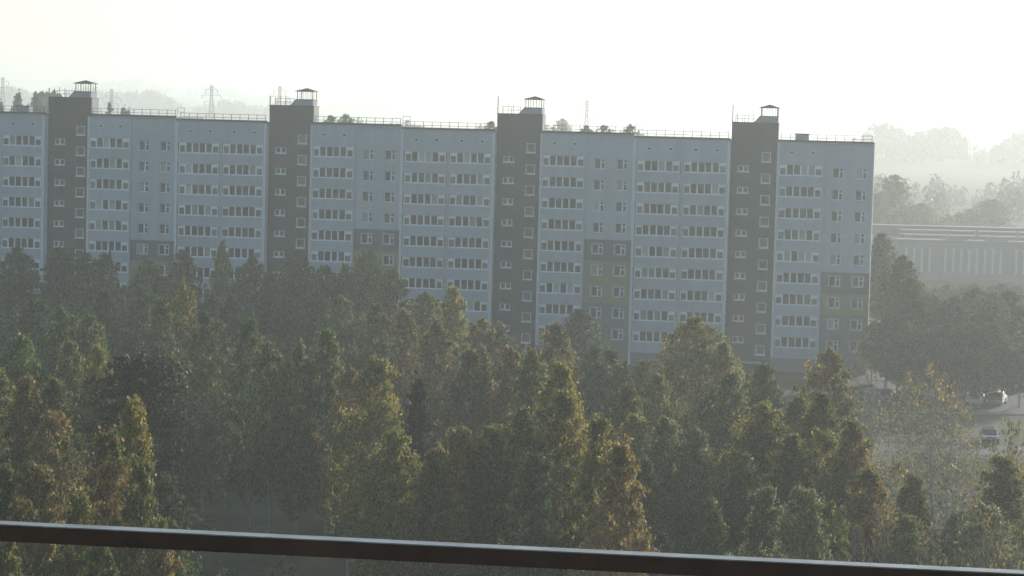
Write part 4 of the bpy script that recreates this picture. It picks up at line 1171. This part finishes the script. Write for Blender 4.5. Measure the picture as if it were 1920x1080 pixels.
(-25.82,180.24,11.3,2.36,'birch','d','birches of the wood in front of the block','low dark green birch in mid-wood, below windows after first tower, left one'),
(-59.19,277.44,12.41,3.41,'birch','g','birches of the wood in front of the block','low green birch close to the block, below loggias before first tower, leftmost'),
(-19.18,131.12,9.0,2.33,'birch','d','birches of the wood in front of the block','low dark green birch in near wood, below windows after first tower, right one'),
(-24.85,175.09,11.65,2.7,'birch','d','birches of the wood in front of the block','low dark green birch in mid-wood, below windows after first tower, right one'),
(3.38,204.11,9.27,3.09,'birch','g','birches of the wood in front of the block','low green birch in rear wood, below loggias after third tower, second along'),
(4.33,208.22,9.96,2.67,'birch','g','birches of the wood in front of the block','low green birch in rear wood, below loggias after third tower, third along'),
(-42.55,230.61,10.58,3.39,'birch','d','birches of the wood in front of the block','low dark green birch in rear wood, below first dark tower, third along'),
(-54.26,279.76,9.63,2.72,'birch','d','birches of the wood in front of the block','low dark green birch close to the block, below loggias before first tower, fifth from left'),
(-43.32,220.48,11.09,3.04,'birch','o','birches of the wood in front of the block','low olive birch in rear wood, below loggias before first tower, right one'),
(13.21,158.25,10.27,2.91,'birch','d','birches of the wood in front of the block','low dark green birch in mid-wood, below right loggias before fourth tower'),
(-19.35,264.45,11.44,2.82,'birch','o','birches of the wood in front of the block','low olive birch close to the block, below loggias after second tower'),
(-30.37,242.97,8.96,2.64,'birch','d','birches of the wood in front of the block','low dark green birch close to the block, below left loggias by second tower, right one'),
(-22.22,216.71,10.6,2.93,'birch','d','birches of the wood in front of the block','low dark green birch in rear wood, below right loggias before second tower, right one'),
(-30.45,280.32,10.04,2.75,'birch','d','birches of the wood in front of the block','low dark green birch close to the block, below right loggias before second tower'),
(-35.3,246.86,11.5,2.96,'birch','d','birches of the wood in front of the block','low dark green birch close to the block, below windows after first tower, fourth from left'),
(8.34,129.63,9.46,2.42,'birch','d','birches of the wood in front of the block','low dark green birch in near wood, below left loggias before fourth tower'),
(-29.92,160.2,10.63,2.52,'birch','d','birches of the wood in front of the block','low dark green birch in mid-wood, below first dark tower, left one'),
(-0.37,183.02,9.41,2.47,'birch','d','birches of the wood in front of the block','low dark green birch in mid-wood, below third dark tower'),
(13.82,151.0,10.13,2.75,'birch','o','birches of the wood in front of the block','low olive birch in mid-wood, below fourth dark tower'),
(-18.68,127.27,12.42,2.75,'birch','d','birches of the wood in front of the block','low dark green birch in near wood, below windows after first tower, left one'),
(-24.69,156.04,8.88,2.34,'birch','g','birches of the wood in front of the block','low green birch in mid-wood, below loggias after first tower'),
(-37.17,198.3,12.82,2.51,'birch','d','birches of the wood in front of the block','low dark green birch in rear wood, below first dark tower, second along'),
(-40.31,290.92,8.67,2.76,'birch','g','birches of the wood in front of the block','low green birch close to the block, below left loggias by second tower'),
(-14.11,211.93,10.26,2.6,'birch','g','birches of the wood in front of the block','low green birch in rear wood, below loggias after second tower, right one'),
(-35.2,154.59,12.67,2.48,'birch','g','birches of the wood in front of the block','low green birch in mid-wood, below picture left edge, left one'),
(12.05,213.15,9.14,2.48,'birch','d','birches of the wood in front of the block','low dark green birch in rear wood, below left loggias before fourth tower, right one'),
(-31.79,265.2,8.99,2.96,'birch','o','birches of the wood in front of the block','low olive birch close to the block, below right loggias before second tower, left one'),
(4.68,160.2,9.12,2.44,'birch','g','birches of the wood in front of the block','low green birch in mid-wood, below loggias after third tower, right one'),
(-37.88,251.55,8.86,2.59,'birch','o','birches of the wood in front of the block','low olive birch close to the block, below windows after first tower, left one'),
(10.31,138.51,9.62,2.75,'birch','g','birches of the wood in front of the block','low green birch in near wood, below right loggias before fourth tower'),
(-60.67,287.89,10.11,2.74,'birch','g','birches of the wood in front of the block','low green birch close to the block, below loggias before first tower, second along'),
(-49.78,259.0,9.05,3.38,'birch','d','birches of the wood in front of the block','low dark green birch close to the block, below first dark tower, leftmost'),
(-47.64,273.26,11.08,3.25,'birch','d','birches of the wood in front of the block','low dark green birch close to the block, below loggias after first tower, left one'),
(-11.03,202.73,12.99,2.66,'birch','d','birches of the wood in front of the block','low dark green birch in rear wood, below windows after second tower, second along'),
(-63.19,276.53,11.39,2.77,'birch','g','birches of the wood in front of the block','low green birch close to the block, below picture left edge, left one'),
(0.12,206.32,12.48,3.03,'birch','g','birches of the wood in front of the block','low green birch in rear wood, below third dark tower'),
(-28.66,185.64,10.96,3.08,'birch','g','birches of the wood in front of the block','low green birch in mid-wood, below windows after first tower'),
(-44.41,206.32,10.25,2.65,'birch','d','birches of the wood in front of the block','low dark green birch in rear wood, below loggias before first tower, leftmost'),
(-11.7,250.32,8.97,2.91,'birch','d','birches of the wood in front of the block','low dark green birch close to the block, below windows after second tower, fourth from left'),
(-46.85,231.01,12.64,2.82,'birch','d','birches of the wood in front of the block','low dark green birch in rear wood, below loggias before first tower, third along'),
(1.78,187.61,12.17,2.44,'birch','g','birches of the wood in front of the block','low green birch in mid-wood, below third dark tower'),
(10.46,149.7,9.83,2.57,'birch','o','birches of the wood in front of the block','low olive birch in near wood, below left loggias before fourth tower'),
(-0.1,220.34,8.63,2.58,'birch','y','birches of the wood in front of the block','low yellowing birch in rear wood, below third dark tower'),
(10.87,206.26,9.62,2.34,'birch','d','birches of the wood in front of the block','low dark green birch in rear wood, below left loggias before fourth tower, left one'),
(-37.58,164.64,11.49,2.57,'birch','d','birches of the wood in front of the block','low dark green birch in mid-wood, below picture left edge, second along'),
(-31.26,212.86,12.36,2.84,'birch','g','birches of the wood in front of the block','low green birch in rear wood, below windows after first tower, right one'),
(-11.38,223.13,10.8,2.63,'birch','d','birches of the wood in front of the block','low dark green birch in rear wood, below windows after second tower, third along'),
(-49.55,246.38,12.33,3.24,'birch','g','birches of the wood in front of the block','low green birch close to the block, below loggias before first tower, fifth from left'),
(-51.23,252.63,9.8,3.32,'birch','g','birches of the wood in front of the block','low green birch close to the block, below loggias before first tower, third along'),
(10.76,189.39,9.32,2.39,'birch','g','birches of the wood in front of the block','low green birch in mid-wood, below left loggias before fourth tower, left one'),
]


rt = random.Random(5)
for x, y, h, R, kind, col, grp, lab in TREES:
    plant_tree(x, y, h, R, kind, col, grp, lab, rt)

# trees beyond the block that rise over its roof or stand at its far end
FAR = [
    (101.2, 640, 20.5, 6.6, 'birch', 'd', 'tall broad tree rising through haze beyond the right end of the block'),
    (94.5, 628, 16.0, 5.0, 'birch', 'd', 'lower broad tree at the left foot of the tall hazy tree'),
    (109.5, 650, 13.0, 4.6, 'birch', 'g', 'bushy tree stepping down right of the tall hazy tree'),
    (114.0, 660, 12.6, 3.4, 'bare', 'r', 'thin half bare tree above the warehouse roof'),
    (118.5, 655, 10.0, 3.8, 'birch', 'o', 'small bushy tree right of the half bare tree'),
    (124.0, 668, 10.0, 4.0, 'birch', 'd', 'low tree between the half bare tree and the round hazy tree'),
    (130.5, 690, 10.5, 4.4, 'birch', 'g', 'low tree touching the left side of the round hazy tree'),
    (139.6, 700, 13.0, 6.8, 'birch', 'd', 'wide round topped hazy tree above the right part of the warehouse'),
    (17.3, 900, 18.6, 4.6, 'birch', 'd', 'single round tree peeping over the roof right of the third tower'),
    (71.2, 900, 17.5, 4.4, 'birch', 'g', 'small tree peeping over the roof left of the fourth tower'),
    (99.0, 900, 18.0, 4.2, 'birch', 'd', 'left of two pale trees just right of the fourth tower'),
    (104.5, 905, 17.2, 3.6, 'birch', 'g', 'right of two pale trees just right of the fourth tower'),
]
for x, y, h, R, kind, col, lab in FAR:
    plant_tree(x, y, h, R, kind, col, 'trees standing beyond the block', lab, rt)
SP = [(-127.6, 595, 33.6), (-125.6, 604, 35.2), (-123.6, 597, 36.0), (-121.6, 608, 36.3), (-119.8, 600, 35.2), (-117.8, 609, 34.0), (-115.8, 603, 34.4), (-113.8, 610, 33.0), (-112.0, 601, 33.6), (-101.5, 600, 34.0), (-99.4, 608, 33.0), (-97.2, 602, 32.4)]
ordw = ['leftmost', 'second from left', 'third from left', 'fourth from left', 'fifth from left', 'sixth from left', 'seventh from left', 'eighth from left', 'rightmost']
SP.sort()
for i, (x, y, top) in enumerate(SP):
    if i < 9:
        lab = ordw[i] + ' of the dark spruces behind the roof left of the first tower'
    else:
        lab = ('left', 'middle', 'right')[i - 9] + ' of three dark spruces just right of the first tower'
    plant_tree(x, y, top - float(terrain(x, y)), rt.uniform(3.4, 4.4), 'spruce', 'd', 'dark conifers behind the block', lab, rt)
PEEP = [(-39.5, 510, 32.2, 'left of two bushy crowns peeping over the roof right of the second tower'), (-36.6, 515, 32.6, 'right of two bushy crowns peeping over the roof right of the second tower'),
        (-5.2, 520, 31.9, 'left of two crowns peeping over the roof just left of the third tower'), (-2.6, 512, 32.1, 'right of two crowns peeping over the roof just left of the third tower'),
        (15.2, 515, 31.6, 'left of three low crowns peeping over the roof right of the third tower'), (18.5, 508, 31.7, 'middle of three low crowns peeping over the roof right of the third tower'), (24.2, 512, 32.0, 'right of three low crowns peeping over the roof right of the third tower')]
for x, y, top, lab in PEEP:
    plant_tree(x, y, top - float(terrain(x, y)), rt.uniform(3.0, 3.6), 'birch', 'd', 'crowns peeping over the roof', lab, rt)

# undergrowth under the wood: low leafy shrubs too many to count
rng = np.random.default_rng(3)
n = 2600
yy = np.sqrt(rng.uniform(92 ** 2, 292 ** 2, n))
xx = yy * rng.uniform(-0.26, 0.26, n)
keep = (yy < 312.7 - (xx - 37.256) * math.tan(math.radians(9)) - 6) & ~((xx > 30) & (yy > 228)) & ~((xx > -32) & (xx < 0) & (yy > 158) & (yy < 192) & (rng.uniform(0, 1, n) < 0.85))
xx, yy = xx[keep], yy[keep]
C = []
for x, y in zip(xx, yy):
    m = 34
    r = rng.uniform(0.5, 1.5)
    h = rng.uniform(0.6, 2.6)
    p = rng.normal(0, 1, (m, 3)) * np.array([r * 0.5, r * 0.5, h * 0.28])
    p[:, 2] = np.abs(p[:, 2] + h * 0.35)
    C.append(p + np.array([x, y, 0]))
C = np.concatenate(C)
A, B = leaf_axes(rng, len(C), 0.30, 0.3)
me = quads_mesh('undergrowth', C, A, B, [LEAF['d'], LEAF['o'], LEAF['n']])
me.polygons.foreach_set('material_index', np.repeat(rng.choice(3, len(xx), p=[0.5, 0.25, 0.25]), 34).astype(np.int32))
tag(link('undergrowth', me), 'low scrub and saplings covering the wood floor', kind='stuff')

# far woods: hazy treelines on the hills that read as one mass each
def woods(name, label, n, az, rr_, h, seed, wide=0.32):
    rng = np.random.default_rng(seed)
    a = np.radians(rng.uniform(az[0], az[1], n))
    r = rng.uniform(rr_[0], rr_[1], n)
    x, y = r * np.sin(a), r * np.cos(a)
    z = terrain(x, y)
    hh = rng.uniform(h[0], h[1], n) * (0.8 + 0.35 * np.sin(a * 160 + seed) * np.sin(a * 57))
    C, S = [], []
    m = 46
    for i in range(n):
        con = rng.uniform() < 0.35
        f = rng.uniform(0.12, 1.0, m)
        w = hh[i] * wide * ((1.05 - f) * 0.75 if con else np.sqrt(np.maximum(0.02, 1 - (2 * f - 1.05) ** 2)) * 0.62)
        t = rng.uniform(0, 2 * PI, m)
        q = np.sqrt(rng.uniform(0.2, 1, m))
        C.append(np.stack([x[i] + w * q * np.cos(t), y[i] + w * q * np.sin(t), z[i] + hh[i] * f], 1))
        S.append(np.full(m, 0.13 * hh[i]))
    C = np.concatenate(C)
    A, B = leaf_axes(rng, len(C), 1.0, 0.2)
    S = np.concatenate(S)[:, None]
    o = link(name, quads_mesh(name, C, A * S, B * S, M['far_leaf']))
    tag(o, label, kind='stuff')


woods('far_woods', 'pale hazy treeline far beyond the warehouse', 420, (7.6, 14.5), (1900, 2350), (20, 31), 21, 0.32)
woods('far_woods', 'hazy wood on the plain behind the warehouse', 330, (7.8, 14.5), (850, 1150), (7, 12), 22, 0.42)
woods('far_woods', 'pale wooded ridge behind the left half of the roof', 800, (-14.5, -5.2), (2700, 3500), (16, 27), 23, 0.4)
woods('far_woods', 'palest wooded hill on the far left skyline', 700, (-14.5, -2.6), (5200, 6200), (26, 40), 24, 0.45)
woods('far_woods', 'low wood peeping over the middle of the roof', 220, (-5.5, 6.5), (1200, 1500), (9, 15), 25)
woods('far_woods', 'dark wood edge behind the left end of the roof', 150, (-14.5, -10.2), (600, 700), (17, 20), 26)

# ------------------------------------------------------------------ power pylons
def pylon(x, y, top, label, rnd):
    z0 = float(terrain(x, y))
    H = top - z0
    t = empty('power_pylon', (x, y, z0), rnd.uniform(-0.3, 0.3))
    tag(t, label, 'pylon', 'power pylons beyond the block')
    b = MB()
    hw = lambda z: 0.45 + 2.0 * max(0.0, 1 - z / (H * 0.8)) ** 1.2
    lv = [H * q for q in (0, 0.16, 0.30, 0.42, 0.53, 0.63, 0.72, 0.80, 0.87, 0.94, 1.0)]
    for sx in (-1, 1):
        for sy in (-1, 1):
            b.tube([(sx * hw(z), sy * hw(z), z) for z in lv], 0.055, 4)
    for i in range(len(lv) - 1):
        a, c = hw(lv[i]), hw(lv[i + 1])
        for s in (-1, 1):
            b.tube([(-a, s * a, lv[i]), (c, s * c, lv[i + 1])], 0.045, 3)
            b.tube([(a, s * a, lv[i]), (-c, s * c, lv[i + 1])], 0.045, 3)
            b.tube([(s * a, -a, lv[i]), (s * c, c, lv[i + 1])], 0.045, 3)
        b.tube([(-c, -c, lv[i + 1]), (c, -c, lv[i + 1])], 0.04, 3)
    b.build('mast', M['steel'], t)
    for q, w in ((0.74, 2.8), (0.84, 3.8), (0.93, 2.4)):
        a = MB()
        a.tube([(-w, 0, H * q), (0, 0, H * q + 0.2), (w, 0, H * q)], 0.08, 4)
        a.tube([(-w, 0, H * q), (0, 0, H * q + 1.4), (w, 0, H * q)], 0.05, 4)
        for s in (-1, 1):
            a.tube([(s * w, 0, H * q), (s * w, 0, H * q - 1.5)], 0.10, 4)
        a.build('cross_arm', M['steel'], t)


for x, top, lab in ((-203, 44.5, 'steel lattice pylon at the far left edge above the conifers'), (-160, 41.0, 'steel lattice pylon just right of the first tower'), (-120.5, 43.5, 'steel lattice pylon above the roof between first and second towers'), (-93.6, 44.0, 'steel lattice pylon rising behind the second tower'), (27.7, 41.5, 'steel lattice pylon above the roof right of the third tower')):
    pylon(x, 950, top, lab, rt)

# ------------------------------------------------------------------ warehouse
M['wh_wall'] = mat('warehouse_wall', (0.21, 0.22, 0.23), 0.8, noise=0.12, scale=0.3)
M['wh_roof'] = mat('zinc_roof', (0.30, 0.29, 0.29), 0.6, spec=0.4, metal=0.3, noise=0.12, scale=0.4)
M['wh_lit_strip'] = mat('lit_window_strip', (0.46, 0.46, 0.44), 0.7, noise=0.1, scale=1)  # tall window strips, their bright reflection painted as a pale colour
WH = empty('warehouse', (84, 520, 0), math.radians(2.0))
tag(WH, 'long low grey warehouse with pale upright strips and stepped metal roof', 'building')
b = MB(); b.box(0, 78, 0, 26, -0.4, 8.6); b.build('wall', M['wh_wall'], WH)
b = MB()
for i in range(44):
    if i % 9 != 4:
        b = MB(); b.box(1.0 + i * 1.72, 1.55 + i * 1.72, -0.22, -0.002, 1.7, 7.1); b.build('window_strip', M['wh_lit_strip'], WH)
for z, y0, y1, x0, x1 in ((8.62, -0.4, 7.0, -0.5, 78.5), (9.35, 7.2, 14, 2, 76), (10.1, 14.2, 21, 3, 78), (10.75, 21.2, 27, -2, 60)):
    b = MB(); b.box(x0, x1, y0, y1, z, z + 0.16); b.build('roof', M['wh_roof'], WH)
    if z > 9:
        b = MB(); b.box(x0 + 0.3, x1 - 0.3, y0 + 0.4, y1 - 0.2, 8.6, z - 0.002); b.build('clerestory_wall', M['wh_wall'], WH)
for x in (10, 19, 37, 52, 60):
    b = MB(); b.prism([(x, 8.785), (x + 5.0, 8.785), (x + 4.2, 9.7), (x + 1.2, 9.7)], 1.5, 4.0); b.build('roof_light', M['wh_wall'], WH)
    b = MB(); b.box(x + 7, x + 7.5, 3, 3.5, 8.785, 10.9); b.build('roof_vent', M['steel'], WH)

# ------------------------------------------------------------------ cars, lamps, fence and frame on the parking area
M['tyre'] = mat('tyre_rubber', (0.02, 0.02, 0.02), 0.9, noise=0.1, scale=5)
M['rim'] = mat('alloy_rim', (0.5, 0.5, 0.5), 0.35, metal=0.8, noise=0.05, scale=5)
M['carglass'] = mat('car_glass', (0.03, 0.035, 0.04), 0.05, spec=0.7, noise=0.1, scale=2)
M['lamp_clear'] = mat('headlamp_glass', (0.7, 0.7, 0.7), 0.1, spec=0.7, noise=0.05, scale=5)
M['lamp_red'] = mat('tail_lamp', (0.35, 0.02, 0.02), 0.2, spec=0.6, noise=0.05, scale=5)
PAINT = {'white': mat('white_car_paint', (0.75, 0.75, 0.74), 0.25, spec=0.5, coat=1.0, noise=0.03, scale=2), 'silver': mat('silver_car_paint', (0.42, 0.43, 0.44), 0.28, metal=0.5, coat=1.0, noise=0.03, scale=2), 'black': mat('black_car_paint', (0.02, 0.02, 0.022), 0.2, coat=1.0, noise=0.05, scale=2), 'blue': mat('dark_blue_car_paint', (0.03, 0.05, 0.11), 0.2, coat=1.0, noise=0.05, scale=2), 'red': mat('dark_red_car_paint', (0.16, 0.02, 0.02), 0.2, coat=1.0, noise=0.05, scale=2), 'grey': mat('grey_car_paint', (0.14, 0.145, 0.15), 0.22, metal=0.3, coat=1.0, noise=0.05, scale=2)}


def tapered(name, prof, hw0, hw1, zlo, zhi, m, parent):
    """Body shell: outline prof in (x, z) with half width that narrows from hw0 at zlo to hw1 at zhi."""
    k = len(prof)
    b = MB()
    w = lambda z: hw0 + (hw1 - hw0) * min(1, max(0, (z - zlo) / (zhi - zlo)))
    b.v = [(x, -w(z), z) for x, z in prof] + [(x, w(z), z) for x, z in prof]
    b.f = [tuple(range(k)), tuple(reversed(range(k, 2 * k)))] + [(i, k + i, k + (i + 1) % k, (i + 1) % k) for i in range(k)]
    b.m = [0] * len(b.f)
    o = b.build(name, m, parent)
    md = o.modifiers.new('bevel', 'BEVEL')
    md.width = 0.06
    md.segments = 2
    return o


def make_car(body, label, van=False):
    t = empty('parked_van' if van else 'parked_car', (0, 0, 0))
    tag(t, label, 'van' if van else 'car', 'vehicles parked beyond the end of the block')
    if van:
        low = [(-2.35, 0.30), (2.25, 0.30), (2.35, 0.60), (2.25, 1.02), (1.55, 1.12), (-2.35, 1.12)]
        cab = [(-2.33, 1.122), (1.62, 1.122), (1.05, 1.88), (0.7, 1.98), (-2.25, 1.98)]
        ws = [(1.66, 1.16), (1.12, 1.84)]
        zt = 1.98
    else:
        low = [(-2.12, 0.30), (2.05, 0.30), (2.15, 0.52), (2.05, 0.76), (1.05, 0.92), (-1.55, 0.96), (-2.10, 0.92), (-2.18, 0.6)]
        cab = [(-1.75, 0.95), (1.06, 0.93), (0.35, 1.38), (0.05, 1.46), (-1.05, 1.45)]
        ws = [(1.02, 0.99), (0.42, 1.37)]
        zt = 1.46
    tapered('body', low, 0.88, 0.84, 0.3, 1.0, PAINT[body], t)
    tapered('roof', cab, 0.80, 0.60, 0.95, zt, PAINT[body], t)
    b = MB()
    (xa_, za), (xb_, zb_) = ws
    b.quad((xa_ + 0.02, -0.66, za), (xa_ + 0.02, 0.66, za), (xb_ + 0.03, 0.55, zb_), (xb_ + 0.03, -0.55, zb_))
    b.quad((xa_ - 0.01, -0.66, za - 0.01), (xb_, -0.55, zb_ - 0.01), (xb_, 0.55, zb_ - 0.01), (xa_ - 0.01, 0.66, za - 0.01))
    b.build('windscreen', M['carglass'], t)
    zl, zh = (1.2, 1.78) if van else (1.0, 1.36)
    f = lambda z: 0.80 + (0.60 - 0.80) * (z - 0.95) / (zt - 0.95) + 0.012
    for s in (-1, 1):
        for x0, x1, x2, x3 in (((0.35, 1.3, 0.95, 0.35), (-0.8, 0.2, 0.2, -0.8)) if van else ((-0.25, 0.82, 0.32, -0.25), (-1.42, -0.35, -0.35, -1.0))):
            b = MB()
            b.quad((x0, s * f(zl), zl), (x1, s * f(zl), zl), (x2, s * f(zh), zh), (x3, s * f(zh), zh))
            b.build('side_window', M['carglass'], t)
        b = MB(); b.box(2.06 if not van else 2.28, 2.13 if not van else 2.36, s * 0.62 - 0.16, s * 0.62 + 0.16, 0.58, 0.74); b.build('headlight', M['lamp_clear'], t)
        b = MB(); b.box(-2.20 if not van else -2.40, -2.12 if not van else -2.34, s * 0.66 - 0.12, s * 0.66 + 0.12, 0.66, 0.86); b.build('tail_light', M['lamp_red'], t)
        b = MB(); b.box(0.78, 0.98, s * 0.93 - 0.09, s * 0.93 + 0.09, 0.98, 1.10); b.build('wing_mirror', PAINT[body], t)
        for x in (1.35, -1.35):
            b = MB()
            pts = [(0.32 * math.cos(q * PI / 7), 0.32 * math.sin(q * PI / 7)) for q in range(14)]
            y0, y1 = (s * 0.70, s * 0.90) if s > 0 else (s * 0.90, s * 0.70)
            b.prism(pts, y0, y1)
            w = b.build('wheel', M['tyre'], t, (x, 0, 0.32))
            b = MB()
            pts = [(0.19 * math.cos(q * PI / 5), 0.19 * math.sin(q * PI / 5)) for q in range(10)]
            y0, y1 = (s * 0.901, s * 0.915) if s > 0 else (s * 0.915, s * 0.901)
            b.prism(pts, y0, y1)
            b.build('rim', M['rim'], w)
    return t


CARS = [
    ('white', 55.0, 281.6, 250, 'white car, left one of the bright pair on the parking', False),
    ('silver', 57.4, 281.4, 246, 'silver car, right one of the bright pair on the parking', False),
    ('white', 61.2, 296.0, 182, 'white van standing alone at the right of the parking', True),
    ('grey', 41.6, 279.0, 200, 'grey car at the left end of the parking near the block corner', False),
    ('silver', 42.4, 287.0, 196, 'silver car behind the leftmost grey car', False),
    ('black', 44.4, 282.2, 95, 'black car parked nose in beside the leftmost grey car', False),
    ('blue', 46.9, 283.0, 165, 'dark blue car parked at a slant right of the black car', False),
    ('silver', 49.8, 286.6, 178, 'silver car behind the orange birch on the parking', False),
    ('red', 53.0, 288.5, 178, 'dark red car right of the orange birch', False),
    ('black', 49.7, 246.3, 262, 'black car on the road in front of the parking', False),
]
for body, x, y, rz, lab, van in CARS:
    t = make_car(body, lab, van)
    t.location = (x, y, 0.01)
    t.rotation_euler = (0, 0, math.radians(rz))

def street_lamp(x, y, h, label):
    t = empty('street_lamp', (x, y, 0))
    tag(t, label, 'street lamp', 'street lamps by the parking')
    b = MB(); b.tube([(0, 0, 0), (0, 0, 1.2), (0, 0, h)], [0.11, 0.085, 0.06], 8); b.build('pole', M['steel'], t)
    b = MB(); b.tube([(0, 0, h - 0.02), (-0.3, -0.3, h + 0.25), (-0.9, -0.8, h + 0.32)], 0.04, 6); b.build('arm', M['steel'], t)
    b = MB(); b.box(-1.35, -0.85, -1.0, -0.72, h + 0.25, h + 0.36); b.build('lamp_head', M['fin'], t)


street_lamp(50.4, 319.7, 5.6, 'thin grey street lamp just right of the block end')
street_lamp(58.1, 322.4, 8.8, 'tall grey street lamp behind the orange birch on the parking')

fr = empty('metal_frame', (42.9, 284.0, 0))
tag(fr, 'thin steel frame of two posts and a crossbar beside the parked cars', 'frame')
for x in (-1.6, 1.6):
    b = MB(); b.tube([(x, 0, 0), (x, 0, 2.2)], 0.045, 6); b.build('post', M['steel'], fr)
b = MB(); b.tube([(-1.6, 0, 2.2), (1.6, 0.1, 2.2)], 0.04, 6); b.build('crossbar', M['steel'], fr)

fe = empty('parking_fence', (37.7, 245.5, 0), math.radians(0.6))
tag(fe, 'low pale post and rail fence along the road', 'fence')
for i in range(15):
    b = MB(); b.box(i * 0.85 - 0.06, i * 0.85 + 0.06, -0.06, 0.06, 0, 0.62); b.build('post', M['fin'], fe)
for z in (0.30, 0.52):
    b = MB(); b.box(-0.1, 12.1, -0.10, -0.062, z, z + 0.07); b.build('rail', M['fin'], fe)

# ------------------------------------------------------------------ balcony handrail close to the camera
RA = empty('balcony_railing', (0, 3.895, 0), -math.radians(7.2))
tag(RA, 'dark brown balcony handrail with a pale top edge coloured as skylit crossing below', 'railing')
zt = CZ - 0.6950
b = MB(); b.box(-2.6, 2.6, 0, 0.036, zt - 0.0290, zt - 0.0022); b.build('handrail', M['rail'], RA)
b = MB(); b.box(-2.6, 2.6, 0.002, 0.034, zt - 0.002, zt); b.build('top_strip', M['rail_lit_top'], RA)
for x in (-2.4, 2.4):
    b = MB(); b.box(x - 0.02, x + 0.02, 0.004, 0.032, zt - 1.05, zt - 0.04); b.build('post', M['rail'], RA)
b = MB(); b.box(-3.2, 3.2, 1.2, 4.25, zt - 1.25, zt - 1.05)
tag(b.build('balcony_floor', M['concrete']), 'concrete balcony floor under the railing', kind='structure')

# ------------------------------------------------------------------ morning haze
m = bpy.data.materials.new('haze')
m.use_nodes = True
nt = m.node_tree
for n_ in list(nt.nodes):
    nt.nodes.remove(n_)
o_ = nt.nodes.new('ShaderNodeOutputMaterial')
v_ = nt.nodes.new('ShaderNodeVolumePrincipled')
v_.inputs['Color'].default_value = (0.92, 0.985, 0.97, 1)
v_.inputs['Density'].default_value = HAZE_DENSITY
v_.inputs['Anisotropy'].default_value = 0.42
nt.links.new(v_.outputs[0], o_.inputs['Volume'])
b = MB(); b.box(-7700, 7700, -7700, 7700, -4.0, 150.0)
hz = b.build('haze', m)
tag(hz, 'pale morning haze filling the air', kind='stuff')
